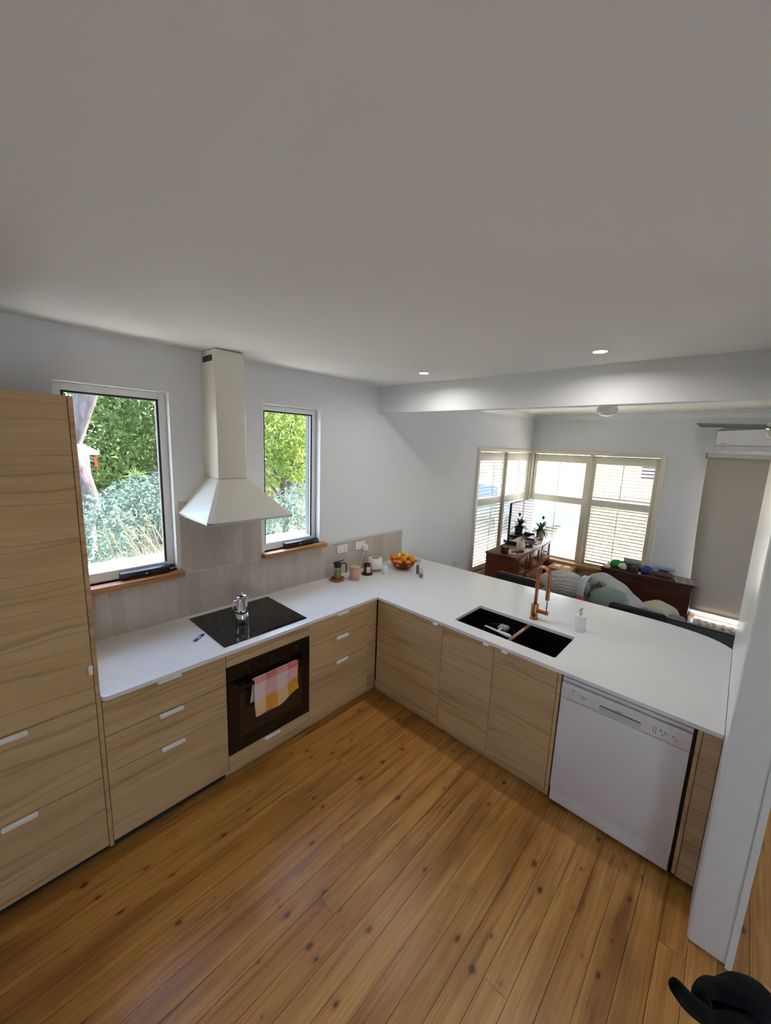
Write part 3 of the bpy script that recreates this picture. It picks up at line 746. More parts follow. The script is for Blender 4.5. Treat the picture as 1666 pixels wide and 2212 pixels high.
# moka pot
mx, my, mz = -1.035, -.315, ZC+.0046
t = thing('moka_pot', 'polished steel stovetop coffee pot standing on the black cooktop', 'coffee pot', (mx, my, mz))
obj('boiler', B().lathe([(.040, 0), (.043, .003), (.044, .010), (.043, .060), (.039, .068), (.037, .072)], (mx, my, mz), 40), M['chrome'], t, True)
obj('collector', B().lathe([(.037, .0725), (.040, .076), (.041, .085), (.036, .130), (.033, .178), (.034, .182)], (mx, my, mz), 40), M['chrome'], t, True)
ld = obj('lid', B().lathe([(.034, .1825), (.035, .185), (.030, .192), (.010, .199), (.004, .2)], (mx, my, mz), 36), M['chrome'], t, True)
obj('lid_knob', B().lathe([(.004, .199), (.0045, .206), (.009, .210), (.009, .217), (.004, .221)], (mx, my, mz), 20), M['chrome'], ld, True)
hdv = Vector((-.75, -.1, 0)).normalized(); q = Vector((mx, my, mz))
obj('handle', B().tube([q+hdv*.033+Vector((0, 0, .165)), q+hdv*.062+Vector((0, 0, .168)), q+hdv*.068+Vector((0, 0, .14)), q+hdv*.060+Vector((0, 0, .095)), q+hdv*.042+Vector((0, 0, .090))], .0055, 12), M['chrome'], t, True)
obj('spout', B().tube([q-hdv*.030+Vector((0, 0, .150)), q-hdv*.046+Vector((0, 0, .178))], [.012, .006], 12), M['chrome'], t, True)
# blue clip
t = thing('bag_clip', 'small blue and white plastic clip lying on the worktop left of the cooktop', 'clip', (-1.328, -.331, ZC), math.radians(36))
b = B(); b.box(-.048, .048, -.012, -.006, 0, .004, .001); b.box(-.048, .048, .006, .012, 0, .004, .001); b.box(-.048, -.018, -.006, .006, 0, .004); b.box(.020, .048, -.006, .006, 0, .004)
obj('frame', b, M['bluep'], t, local=True)
obj('window', B().box(-.018, .020, -.006, .006, 0, .002), M['whitep'], t, local=True)

# range hood
t = thing('range_hood', 'cream pyramid range hood with a square chimney on the kitchen wall', 'range hood', (-1.0, -.1, 1.617))
HX0, HX1, HY = -1.289, -.726, -.447
b = B()
r0 = [(HX0, YW), (HX1, YW), (HX1, HY), (HX0+.03, HY), (HX0, HY+.03)]
r1 = [(-1.108, YW), (-.908, YW), (-.908, -.186), (-1.100, -.186), (-1.108, -.178)]
def rg(p, z): return [b.bm.verts.new((x, y, z)) for x, y in p]
b.loft([rg(r0, 1.629), rg(r1, 1.862)]); obj('canopy', b, M['hood'], t)
b = B(); b.loft([rg(r0, 1.616), rg(r0, 1.6285)]); rim = obj('rim', b, M['steel'], t)
obj('filter', B().box(HX0+.06, HX1-.06, HY+.05, -.04, 1.610, 1.6158), M['darkmet'], t)
ch = obj('chimney', B().box(-1.106, -.909, -.183, YW, 1.863, ZCEIL-.004, .006, 3), M['hood'], t, True)
obj('vent', B().box(-1.1072, -1.1055, -.147, -.010, 2.604, 2.640), M['seal'], ch)
b = B()
for i in range(4): b.box(-1.1085, -1.107, -.145, -.012, 2.6085+.008*i, 2.611+.008*i)
obj('vent_louvre', b, M['mark'], ch)
obj('screw', B().cyl((-1.1058, -.02, 2.655), (-1.108, -.02, 2.655), .004, seg=12), M['mark'], ch)

# power points
def gpo(label, x0, x1, z0, z1, y=.0195, grp='white double power points on the tiles'):
    t = thing('power_outlet', label, 'outlet', ((x0+x1)/2, y, z0), group=grp)
    obj('plate', B().box(x0, x1, y-.010, y, z0, z1, .003), M['whitep'], t, True)
    w = x1-x0
    for s in (.27, .73):
        xc = x0+w*s
        sw = obj('switch', B().box(xc-.007, xc+.007, y-.0135, y-.010, z1-.026, z1-.012, .001), M['white'], t)
        bb = B(); bb.box(xc-.009, xc-.006, y-.0104, y-.0099, z0+.022, z0+.034); bb.box(xc+.006, xc+.009, y-.0104, y-.0099, z0+.022, z0+.034); bb.box(xc-.0012, xc+.0012, y-.0104, y-.0099, z0+.010, z0+.019)
        obj('socket_slots', bb, M['mark'], t)
    return t
gpo('white double power point nearest the small window, nothing plugged in', .076, .204, 1.102, 1.178)
gpo('white double power point above the white canister with an adapter plugged in', .312, .440, 1.098, 1.176)
t = thing('plug_adapter', 'white plug adapter with a hanging cord in the right power point', 'adapter', (.418, -.01, 1.08))
obj('body', B().box(.396, .444, -.035, .0088, 1.085, 1.140, .008, 3), M['whitep'], t, True)
obj('cord', B().tube([(.400, -.02, 1.088), (.392, -.012, 1.03), (.380, 0.0, .97), (.372, .004, .915), (.375, -.003, ZC+.004), (.40, -.02, ZC+.003)], .0028, 8), M['whitep'], t, True)
t = gpo('white double power point low on the lounge wall beyond the worktop', 2.145, 2.262, .555, .625, YW-.0005, 'white power point in the lounge')
tag(t, 'white double power point low on the lounge wall beyond the worktop', 'outlet')

# ------------------------------------------------------------------ things on the worktop
t = thing('oil_bottle', 'glass oil pourer with black top standing in the terracotta saucer', 'bottle', (0, -.09, ZC+.012))
bp = (0, -.09, ZC+.012)
obj('glass', B().lathe([(.033, 0), (.036, .003), (.035, .05), (.030, .115), (.028, .118), (.033, .05), (.034, .006), (.001, .005)], bp, 32, False), M['clear'], t, True)
obj('oil', B().lathe([(.0325, .0065), (.0325, .05), (.030, .080), (.001, .0805)], bp, 32), M['oil'], t, True)
tp = obj('top', B().lathe([(.031, .112), (.032, .116), (.032, .152), (.028, .160), (.012, .166)], bp, 28), M['blackp'], t, True)
obj('handle', B().tube([(.030, -.105, ZC+.158), (.062, -.125, ZC+.158), (.068, -.129, ZC+.150), (.068, -.129, ZC+.068)], .006, 10), M['blackp'], t, True)
obj('thumb_lever', B().tube([(.008, -.095, ZC+.178), (.050, -.117, ZC+.190)], .004, 8), M['blackp'], t, True)
obj('spout', B().tube([(-.028, -.08, ZC+.162), (-.042, -.072, ZC+.168)], .006, 10), M['blackp'], t, True)
o = obj('saucer', B().lathe([(.048, 0), (.058, .006), (.066, .022), (.064, .024), (.054, .011), (.001, .0095)], (0, -.09, ZC), 36), M['terra'], None, True); tag(o, 'terracotta saucer under the oil pourer', 'saucer')
t = thing('lidded_jar', 'pink ceramic jar with lid between the oil pourer and brown mug', 'jar', (.130, -.178, ZC))
obj('body', B().lathe([(.044, 0), (.046, .003), (.046, .108), (.044, .110)], (.130, -.178, ZC), 36), M['pinkc'], t, True)
obj('lid', B().lathe([(.0465, .1105), (.0475, .113), (.0475, .122), (.044, .126), (.024, .127), (.022, .133), (.001, .134)], (.130, -.178, ZC), 36), M['pinkc'], t, True)
t = thing('candle_jar', 'brown glass candle jar with pale label on a dark coaster', 'candle', (.325, -.142, ZC+.0095))
obj('jar', B().lathe([(.033, 0), (.035, .003), (.035, .094), (.033, .094), (.032, .006), (.001, .005)], (.325, -.142, ZC+.0095), 36), M['brownc'], t, True)
a0 = math.atan2(-2.69+.14, -2.23-.325)
obj('label', B().grid(lambda u, v: (.325+.0356*math.cos(a0-.1+1.2*u), -.142+.0356*math.sin(a0-.1+1.2*u), ZC+.022+.058*v), 12, 1), M['label'], t, True)
o = obj('coaster', B().lathe([(.056, 0), (.058, .003), (.057, .009), (.001, .0092)], (.325, -.142, ZC), 36), M['darkwood'], None, True); tag(o, 'dark round wooden coaster under the brown candle jar', 'coaster')
t = thing('canister', 'wide white canister with wooden base and lid inset behind the candle jar', 'canister', (.468, -.112, ZC))
cp_ = (.468, -.112, ZC)
obj('base', B().lathe([(.060, 0), (.061, .002), (.061, .022), (.059, .024)], cp_, 36), M['palewood'], t, True)
obj('body', B().lathe([(.063, .0245), (.070, .030), (.072, .115), (.066, .128), (.044, .131), (.042, .126)], cp_, 40), M['whitep'], t, True)
obj('lid', B().lathe([(.0415, .124), (.0415, .130), (.030, .131), (.001, .1312)], cp_, 32), M['palewood'], t, True)
t = thing('small_jar', 'small white jar with frosted side in front of the white canister', 'jar', (.455, -.253, ZC))
obj('body', B().lathe([(.024, 0), (.026, .003), (.026, .058), (.022, .062)], (.455, -.253, ZC), 28), P('frosted_white', c(226, 230, 226), .3), t, True)
obj('lid', B().lathe([(.0265, .0625), (.0268, .064), (.0268, .076), (.024, .078)], (.455, -.253, ZC), 28), M['whitep'], t, True)
# fruit bowl
bx_, by_ = .730, -.255
t = thing('fruit_bowl', 'brown glass bowl heaped with oranges and lemons', 'bowl', (bx_, by_, ZC))
obj('bowl_wall', B().lathe([(.050, 0), (.056, .003), (.090, .022), (.118, .055), (.132, .092), (.129, .093), (.114, .058), (.086, .027), (.052, .008), (.001, .0065)], (bx_, by_, ZC), 44), M['amber'], t, True)
def fruit(kind, k, x, y, z, r, label):
    nm = 'orange' if kind == 'o' else 'lemon'
    f = thing(nm, label, nm, (bx_+x, by_+y, ZC+z), random.uniform(0, 6), 'fruit in the bowl')
    f.rotation_euler = (random.uniform(-.9, .9), random.uniform(-.9, .9), random.uniform(0, 6))
    if kind == 'o':
        prof = [(.002, -r*.97), (r*.5, -r*.86), (r*.85, -r*.5), (r, 0), (r*.86, r*.5), (r*.5, r*.86), (.004, r*.95)]
        prof = [(r*math.sin(a)+.0005, -r*.96*math.cos(a)) for a in [PI*i/14 for i in range(15)]]
        obj('peel', B().lathe(prof, (0, 0, 0), 22), M['orange'], f, True, True)
        obj('navel', B().lathe([(.005, r*.95), (.004, r*.975), (.001, r*.97)], (0, 0, 0), 10), M['stem'], f, True, True)
    else:
        prof = [(r*.80*math.sin(a)**.9+.0008, -r*1.12*math.cos(a)) for a in [PI*i/14 for i in range(15)]]
        prof[-1] = (.006, r*1.13); prof.append((.004, r*1.2))
        obj('peel', B().lathe(prof, (0, 0, 0), 22), M['lemon'], f, True, True)
        obj('stem_end', B().lathe([(.004, r*1.19), (.003, r*1.22), (.001, r*1.215)], (0, 0, 0), 10), M['stem'], f, True, True)
cd_ = Vector((CAM[0]-bx_, CAM[1]-by_, 0)).normalized(); cr_ = Vector((-cd_.y, cd_.x, 0))   # towards / across the viewer
def fp(a, d): return (cd_*d+cr_*a)
FR = [('o', -.090, .01, .098, .036, 'orange on the far left of the fruit bowl'), ('o', -.048, .075, .074, .035, 'low orange at the front left of the bowl'),
      ('o', .000, .040, .108, .036, 'orange in the middle front of the fruit heap'), ('o', .042, .078, .073, .037, 'large orange at the front right of the bowl'),
      ('o', .080, .045, .072, .028, 'smaller orange tucked at the right front rim'), ('o', .095, -.02, .106, .040, 'orange on the far right of the fruit bowl'),
      ('o', -.050, -.045, .112, .034, 'orange at the back left, behind the first lemon'), ('l', -.030, -.010, .132, .027, 'lemon on top at the left of the heap'),
      ('l', .010, -.055, .128, .030, 'lemon at the back of the fruit heap'), ('l', .048, .005, .128, .028, 'lemon on top at the right of the heap'), ('o', .005, -.02, .058, .036, 'orange buried in the middle of the bowl')]
for i, (kd, a, d, z, r, lb) in enumerate(FR):
    v = fp(-a, d); fruit(kd, i, v.x, v.y, z, r, lb)
# grinder and salt
gx, gy = .708, -.462
t = thing('pepper_grinder', 'tall slim glass grinder with metal cap right of the fruit bowl', 'grinder', (gx, gy, ZC))
obj('body', B().lathe([(.016, 0), (.017, .002), (.0165, .118), (.013, .120)], (gx, gy, ZC), 20), M['clear'], t, True)
obj('filling', B().lathe([(.0145, .003), (.0145, .085), (.001, .086)], (gx, gy, ZC), 18), P('peppercorns', c(120, 104, 74), .8, bump=.8, bscale=300), t, True)
obj('cap', B().lathe([(.020, .1205), (.022, .123), (.022, .142), (.018, .146), (.001, .147)], (gx, gy, ZC), 20), P('champagne_metal', c(196, 180, 150), .25, 1), t, True)
gx, gy = .655, -.545
t = thing('salt_jar', 'small glass salt jar of pink crystals in front of the grinder', 'jar', (gx, gy, ZC))
obj('glass', B().lathe([(.021, 0), (.023, .003), (.022, .06), (.017, .075), (.017, .09), (.015, .09), (.015, .075), (.020, .058), (.021, .004), (.001, .003)], (gx, gy, ZC), 24, False), M['clear'], t, True)
obj('pink_salt', B().lathe([(.0195, .004), (.0198, .032), (.001, .040)], (gx, gy, ZC), 20), P('pink_salt', c(196, 120, 104), .7, bump=.8, bscale=300), t, True)

# ------------------------------------------------------------------ lights in the ceilings
def downlight(label, x, y):
    t = thing('downlight', label, 'downlight', (x, y, ZCEIL), group='round recessed downlights in the kitchen ceiling')
    obj('trim_ring', B().lathe([(.034, -.001), (.036, -.006), (.044, -.004), (.046, 0)], (x, y, ZCEIL), 36, False), M['trim'], t, True)
    obj('lamp_face', B().cyl((x, y, ZCEIL-.001), (x, y, ZCEIL-.004), .034, seg=36), M['emit'], t)
    L = bpy.data.lights.new('downlight_beam', 'AREA'); L.shape = 'DISK'; L.size = .066; L.energy = DOWN; L.spread = math.radians(165); L.color = (1, .96, .91)
    o = bpy.data.objects.new('downlight_beam', L); COL.objects.link(o); o.parent = t; o.location = (0, 0, -.006)
downlight('round recessed downlight nearer the kitchen window wall', .223, -.789)
downlight('round recessed downlight above the sink', .214, -2.010)

# lounge ceiling globe
t = thing('ceiling_lamp', 'ribbed glass globe lamp on the lounge ceiling beyond the beam', 'lamp', (2.40, -1.535, ZL))
lx, ly = 2.40, -1.535
obj('mount', B().lathe([(.055, 0), (.055, -.02), (.045, -.065), (.04, -.075)], (lx, ly, ZL), 28), M['trim'], t, True)
pr = []
for i in range(25): a = PI*(.18+.82*i/24); pr.append((.098*math.sin(a)*(1+.022*math.cos(i*PI))+.0008, -.075-.06+.068*math.cos(a)))
obj('globe', B().lathe(pr, (lx, ly, ZL), 36), M['lamp_glass'], t, True)
# ceiling fan
fx, fy = 2.62, -2.86
t = thing('ceiling_fan', 'grey bladed ceiling fan with dome light at the right edge', 'fan', (fx, fy, ZL))
obj('rod', B().cyl((fx, fy, ZL), (fx, fy, 2.44), .014, seg=14), M['steel'], t, True)
obj('ceiling_cup', B().lathe([(.06, 0), (.055, -.03), (.02, -.05)], (fx, fy, ZL), 24), M['steel'], t, True)
obj('motor', B().lathe([(.05, 2.455), (.10, 2.445), (.105, 2.40), (.095, 2.385)], (fx, fy, 0), 28), M['steel'], t, True)
obj('light_dome', B().lathe([(.094, 2.3845), (.10, 2.37), (.094, 2.335), (.07, 2.305), (.03, 2.292), (.001, 2.29)], (fx, fy, 0), 28), M['lamp_glass'], t, True)
for k, a in enumerate((116, 44, 332, 260, 188)):
    a = math.radians(a); ca, sa = math.cos(a), math.sin(a)
    bb = B()
    def bl(u, v, ca=ca, sa=sa):
        r = .09+.52*u; w = (v-.5)*.13*(1-.35*u**3); z = 2.412-.035*(v-.5)
        return (fx+ca*r-sa*w, fy+sa*r+ca*w, z)
    obj('blade', bb.grid(bl, 10, 3), M['fan'], t, True, solid=.008)
# air conditioner
t = thing('air_conditioner', 'white wall air conditioner above the blind behind the ceiling fan', 'air conditioner', (XF-.1, -2.8, 2.222))
obj('body', B().box(XF-.20, XF, -3.20, -2.362, 2.222, 2.492, .012, 3), M['whitep'], t, True)
obj('lower_flap', B().box(XF-.207, XF-.190, -3.19, -2.372, 2.228, 2.275, .004), M['white'], t, True)
obj('seam', B().box(XF-.2015, XF-.1995, -3.198, -2.364, 2.278, 2.282), M['mark'], t)
obj('badge', B().box(XF-.2018, XF-.1998, -2.46, -2.395, 2.300, 2.305), M['mark'], t)
obj('flap_gap', B().box(XF-.2085, XF-.2065, -2.432, -2.428, 2.230, 2.273), M['mark'], t)

# ------------------------------------------------------------------ lounge furniture
# console table, authored along local x (length), front to -y
t = thing('console_table', 'mahogany console table with three drawers under the corner shutters', 'console', (3.30, -.395, 0), math.radians(4.0))
L2, D2, ZT = .80, .205, .76
obj('top', B().box(-L2-.02, L2+.02, -D2-.02, D2, ZT-.025, ZT, .005), M['mahog'], t, True, True)
obj('end_panel', B().box(-L2, -L2+.02, -D2+.02, D2-.01, .42, ZT-.026), M['mahog'], t, local=True)
obj('end_panel', B().box(L2-.02, L2, -D2+.02, D2-.01, .42, ZT-.026), M['mahog'], t, local=True)
obj('back_panel', B().box(-L2+.02, L2-.02, D2-.025, D2-.01, .42, ZT-.026), M['mahog'], t, local=True)
b = B(); b.box(-L2, L2, -D2, -D2+.02, ZT-.05, ZT-.026); b.box(-L2, L2, -D2, -D2+.02, .42, .465)
for xx in (-L2+.03, -.265, .265, L2-.03): b.box(xx-.03, xx+.03, -D2, -D2+.0195, .464, ZT-.049)
obj('front_rail', b, M['mahog'], t, local=True)
for xx in (-.517, 0, .517):
    dr = obj('drawer', B().box(xx-.205, xx+.205, -D2+.004, -D2+.02, .472, ZT-.056, .002), M['mahog'], t, True, True)
    bb = B(); w_, zb_, zt_ = .205, .472, ZT-.056
    bb.box(xx-w_, xx+w_, -D2-.006, -D2+.004, zb_, zb_+.018, .002); bb.box(xx-w_, xx+w_, -D2-.006, -D2+.004, zt_-.018, zt_, .002); bb.box(xx-w_, xx-w_+.018, -D2-.006, -D2+.004, zb_+.018, zt_-.018, .002); bb.box(xx+w_-.018, xx+w_, -D2-.006, -D2+.004, zb_+.018, zt_-.018, .002)
    obj('drawer_moulding', bb, M['mahog'], dr, True, True)
    kb_ = B().cyl((xx, -D2-.022, .585), (xx, -D2+.004, .585), .016, .008, 16); obj('knob', kb_, M['darkmet'], dr, True, True)
for sx in (-1, 1):
    for sy in (-1, 1):
        xx, yy = sx*(L2-.04), sy*(D2-.04)
        b = B(); ws = [(.040, .42), (.040, .46)]
        r_ = lambda h, z: [b.bm.verts.new((xx+p*h, yy+q*h, z)) for p, q in ((-1, -1), (1, -1), (1, 1), (-1, 1))]
        b.loft([r_(.022, 0), r_(.038, .44)]); obj('leg', b, M['mahog_v'], t, local=True)
def cp3(lx_, ly_, lz_=ZT):      # console local -> world
    a = math.radians(4.0); return (3.30+lx_*math.cos(a)-ly_*math.sin(a), -.395+lx_*math.sin(a)+ly_*math.cos(a), lz_)
# television
t = thing('television', 'flat black television standing edge-on on the console table', 'television', (3.56, -.245, ZT), math.radians(4.0))
obj('panel', B().box(-.49, .49, -.012, .018, .045, .615, .006), M['blackp'], t, True, True)
obj('screen', B().box(-.482, .482, -.0145, -.0118, .055, .607), M['screen'], t, local=True)
for s in (-1, 1): obj('foot', B().box(s*.40-.012, s*.40+.012, -.10, .10, 0, .046, .004), M['blackp'], t, True, True)
# bits on the console
p = cp3(-.70, -.02)
t = thing('clock_radio', 'small black box clock at the near end of the console table', 'clock', p, math.radians(-20))
obj('case', B().box(-.045, .045, -.03, .03, 0, .085, .006), M['blackp'], t, True, True); obj('antenna', B().tube([(-.03, .01, .08), (-.055, .02, .115)], .008, 8), M['blackp'], t, True, True)
p = cp3(-.52, -.13)
t = thing('candle', 'white pillar candle beside the television foot', 'candle', (cp3(-.33, -.12)))
obj('wax', B().lathe([(.036, 0), (.037, .002), (.037, .095), (.030, .105), (.010, .104)], cp3(-.33, -.12), 24), P('candle_wax', c(240, 232, 214), .5), t, True); q = cp3(-.33, -.12)
obj('wick', B().cyl((q[0], q[1], ZT+.100), (q[0], q[1], ZT+.113), .0015, seg=6), M['blackp'], t)
t = thing('remote_control', 'black remote control on the front edge of the console table', 'remote', p, math.radians(-30))
obj('case', B().box(-.09, .09, -.022, .022, 0, .018, .004), M['blackp'], t, True, True)
bb = B()
for i in range(5):
    for j in range(2): bb.box(-.06+.025*i, -.048+.025*i, -.012+.014*j, -.002+.014*j, .018, .0195)
obj('buttons', bb, M['mark'], t, local=True)
p = cp3(-.58, -.06); o = obj('paper_sheet', B().box(-.10, .10, -.07, .07, 0, .002), M['paper']); o.location = p; o.rotation_euler = (0, 0, .3); tag(o, 'loose white paper under the remote control end of the console', 'paper')
p = cp3(.02, -.10)
t = thing('catch_all_bowl', 'mauve bowl of odds and ends in the middle of the console table', 'bowl', p)
obj('bowl_wall', B().lathe([(.045, 0), (.05, .003), (.095, .055), (.092, .056), (.047, .008), (.001, .007)], p, 28), P('mauve_ceramic', c(150, 132, 150), .3), t, True)
p = cp3(-.16, -.11); t = thing('headphones', 'tangle of black and silver headphones beside the mauve bowl', 'headphones', p)
obj('band', B().tube([(p[0]-.06+.12*i/12, p[1]+.045*math.sin(i/12*PI), p[2]+.012+.055*math.sin(i/12*PI)) for i in range(13)], .007, 10), M['darkmet'], t, True)
for s in (-1, 1): obj('ear_cup', B().ell((p[0]+s*.06, p[1], p[2]+.024), (.020, .028, .0235)), M['steel'], t, True)
p = cp3(.24, -.10); o = obj('magazine', B().box(-.13, .13, -.08, .08, 0, .012, .002), M['paper']); o.location = p; o.rotation_euler = (0, 0, .15); tag(o, 'pale magazine lying on the console in front of the pot plant', 'magazine')
p = cp3(.45, -.02); o = obj('set_top_box', B().box(-.14, .14, -.06, .06, 0, .035, .004), M['blackp']); o.location = p; o.rotation_euler = (0, 0, .05); tag(o, 'low black media box at the far end of the console table', 'box')
# pot plant
pp = Vector(cp3(.66, -.06))
t = thing('pot_plant', 'leafy pot plant in a pale pot at the far end of the console table', 'plant', pp)
obj('pot', B().lathe([(.050, 0), (.055, .004), (.070, .115), (.072, .125), (.064, .125), (.058, .10), (.001, .098)], pp, 28), P('pale_pot', c(206, 196, 172), .5), t, True)
rl = random.Random(11)
for k in range(26):
    a = rl.uniform(0, 2*PI); ln = rl.uniform(.13, .22); el = rl.uniform(.25, 1.2); w = rl.uniform(.012, .020)
    d0 = Vector((math.cos(a), math.sin(a), 0)); sd_ = Vector((-d0.y, d0.x, 0)); bb = B()
    def lf(u, v, d0=d0, sd_=sd_, ln=ln, el=el, w=w):
        r = ln*u; z = .11+ln*(math.sin(el)*1.3*u-1.0*u*u*math.cos(el)); ww = w*(4*u*(1-u))**.7 if 0 < u < 1 else .0008
        q_ = pp+d0*(r*(.4+.6*math.cos(el)))+sd_*(ww*(v*2-1)); return (q_.x, q_.y, pp.z+z-.006*abs(v*2-1)*0+.004*abs(2*v-1))
    obj('leaf', bb.grid(lf, 7, 2), M['leafplant'], t, True)
st = obj('flower_stem', B().tube([pp+Vector((0, 0, .1)), pp+Vector((.015, -.005, .2)), pp+Vector((.02, -.01, .30))], .003, 8), M['leafplant'], t, True)
obj('flower', B().ell(pp+Vector((.02, -.012, .325)), (.020, .020, .030), 12, 8), P('faded_flower', c(96, 66, 66), .8), st, True)

# cardboard carton and bench
t = thing('carton', 'brown cardboard carton on the floor between console and far wall', 'carton', (4.02, -.775, 0), math.radians(3))
obj('box', B().box(-.17, .17, -.17, .17, 0, .345, .003), M['kraft'], t, local=True)
obj('flap', B().box(-.17, 0, -.17, .17, .346, .350), M['kraft'], t, local=True); obj('flap', B().box(.002, .17, -.17, .17, .346, .350), M['kraft'], t, local=True)
for lx_, ly_ in ((.03, .07), (.05, -.06)): obj('shipping_label', B().box(lx_-.06, lx_+.06, ly_-.045, ly_+.045, .3505, .3515), M['paper'], t, local=True)
t = thing('timber_bench', 'low pale timber bench below the far window, left of the dark chest', 'bench', (4.25, -.86, 0))
obj('seat_board', B().box(4.20, 4.33, -1.28, -.42, .32, .385, .004), M['oak'], t, True)
for yy in (-1.20, -.50): obj('leg', B().box(4.22, 4.32, yy-.03, yy+.03, 0, .32, .003), M['oak'], t)
# dark chest
t = thing('timber_chest', 'long dark timber chest under the right hand shutters', 'chest', (4.15, -1.87, 0))
cx0, cx1, cy0, cy1 = 3.985, 4.325, -2.385, -1.345
obj('body', B().box(cx0, cx1, cy0, cy1, .075, .462, .003), M['chest'], t, True)
obj('lid', B().box(cx0-.022, cx1, cy0-.022, cy1+.015, .463, .500, .006), M['chest'], t, True)
obj('base_moulding', B().box(cx0-.014, cx1, cy0-.014, cy1+.01, 0, .074, .006), M['chest'], t, True)
obj('waist_moulding', B().box(cx0-.008, cx0, cy0, cy1, .082, .096, .003), M['chest'], t, True)
ZK = .5005
def lump(name, label, cat, ctr, rad, m, seed, amp=.25, sq=1.0):
    rr = random.Random(seed); ph = [rr.uniform(0, 6) for _ in range(6)]
    b = B().ell((0, 0, 0), (1, 1, 1), 28, 18)
    for v in b.bm.verts:
        d = v.co.normalized(); k_ = 1+amp*(.5*math.sin(3*d.x+ph[0])*math.cos(4*d.y+ph[1])+.3*math.sin(7*d.y+ph[2]+2*d.z)+.2*math.cos(9*d.x+ph[3]))
        z = d.z*k_
        v.co = Vector((d.x*k_*rad[0], d.y*k_*rad[1], max(z, -.75)*rad[2]))
    zmin = min(v.co.z for v in b.bm.verts)
    for v in b.bm.verts: v.co = v.co+Vector((ctr[0], ctr[1], ctr[2]-zmin))
    return tag(obj(name, b, m, None, True), label, cat)
t = thing('snack_bag', 'green and white plastic bag on the left end of the chest', 'bag', (4.12, -1.49, ZK))
lg = lump('film', '', '', (4.12, -1.48, ZK), (.07, .085, .06), M['green'], 4, .3)
for kx in ('label', 'category'): del lg[kx]
lg.parent = t; lg.data.transform(wm(t).inverted())
lw = lump('white_end', '', '', (4.10, -1.575, ZK), (.06, .055, .045), P('white_film', c(224, 232, 222), .3), 9, .35)
for kx in ('label', 'category'): del lw[kx]
lw.parent = t; lw.data.transform(wm(t).inverted())
t = thing('open_box', 'dark box with its pale lid raised behind the navy cloth', 'box', (4.27, -1.62, ZK))
obj('box', B().box(4.22, 4.315, -1.76, -1.50, ZK, ZK+.055, .002), P('dark_green_card', c(32, 48, 44), .7), t)
obj('lid', B().box(4.305, 4.318, -1.76, -1.54, ZK+.056, ZK+.125, .002), P('pale_card', c(200, 196, 184), .8), t)
lump('dark_cloth', 'crumpled navy cloth between the green bag and blue cloth on the chest', 'cloth', (4.12, -1.695, ZK), (.09, .115, .055), M['darkcl'], 21, .4)
lump('blue_cloth', 'folded bright blue cloth beside the plastic tub on the chest', 'cloth', (4.17, -1.855, ZK), (.065, .075, .05), M['bluecl'], 33, .45)
o = obj('white_cap', B().lathe([(.016, 0), (.017, .002), (.017, .022), (.014, .025)], (4.005, -1.80, ZK), 16), M['whitep'], None, True); tag(o, 'tiny white bottle cap on the front edge of the chest', 'cap')
t = thing('plastic_tub', 'clear plastic tub of biscuits with blue clip on the chest', 'tub', (4.16, -2.05, ZK))
b = B(); q0 = rrect(4.10, 4.24, -2.155, -1.955, .02); q1 = rrect(4.09, 4.25, -2.168, -1.942, .025)
r_ = lambda p, z: [b.bm.verts.new((x, y, z)) for x, y in p]
b.loft([r_(q0, ZK), r_(q1, ZK+.095)]); obj('tub_wall', b, M['clear'], t)
obj('lid', B().box(4.083, 4.257, -2.174, -1.936, ZK+.0955, ZK+.107, .004), glass('frosted_lid', (.80, .84, .88, 1), 1.5, .1), t, True)
obj('clip', B().box(4.077, 4.085, -2.115, -2.005, ZK+.070, ZK+.104, .002), M['bluep'], t)
obj('biscuits', B().box(4.11, 4.23, -2.148, -1.962, ZK+.003, ZK+.050, .015, 3), M['nuts'], t, True)
t = thing('newspaper', 'folded newspaper jutting over the right end of the chest', 'newspaper', (4.12, -2.30, ZK), math.radians(12))
obj('pages', B().box(-.13, .13, -.15, .11, 0, .006, .001), P('newsprint', c(190, 186, 176), .9), t, local=True)
bb = B()
for i in range(7):
    for j in range(3): bb.box(-.115+.033*i, -.115+.033*i+.022, -.135+.08*j, -.135+.08*j+.062, .006, .0066)
obj('printed_columns', bb, P('newsprint_ink', c(140, 138, 132), .9), t, local=True)

# rug
o = obj('rug', B().box(3.70, 4.31, -3.35, -2.45, .0005, .010, .003), M['rug']); tag(o, 'beige patterned rug in front of the roller blind', 'rug')
# sage sofa lump, cushion, fleece throws
t = thing('daybed', 'low sage green upholstered daybed piled with white fleece', 'daybed', (2.66, -1.55, 0))
obj('mattress', B().box(2.25, 3.05, -2.25, -.95, .16, .40, .07, 4), M['sage'], t, True)
obj('base', B().box(2.30, 3.00, -2.20, -1.00, .05, .159, .01), M['oak'], t)
for xx in (2.34, 2.94):
    for yy in (-2.15, -1.05): obj('leg', B().box(xx-.02, xx+.02, yy-.02, yy+.02, 0, .05), M['oak'], t)
lump('sage_cushion', 'plump sage green cushion half covered by the white throw', 'cushion', (2.60, -1.755, .399), (.20, .20, .135), M['sage'], 5, .10)
b = B().ell((0, 0, 0), (1, 1, 1), 40, 28)
for v in b.bm.verts:
    d = v.co.normalized(); w_ = 1+.05*math.sin(26*d.z+2*math.sin(5*d.y))
    tp_ = 1-.35*max(0, d.y)**2
    v.co = Vector((2.62+.20*d.x*w_*tp_, -1.245+.30*d.y, .545+.150*d.z*w_*tp_+.0))
t = thing('rolled_fleece', 'rolled white fleece blanket tied with a pale ribbon on the daybed', 'blanket', (2.62, -1.245, .40))
obj('roll', b, M['fleece'], t, True)
b = B(); rr_ = []
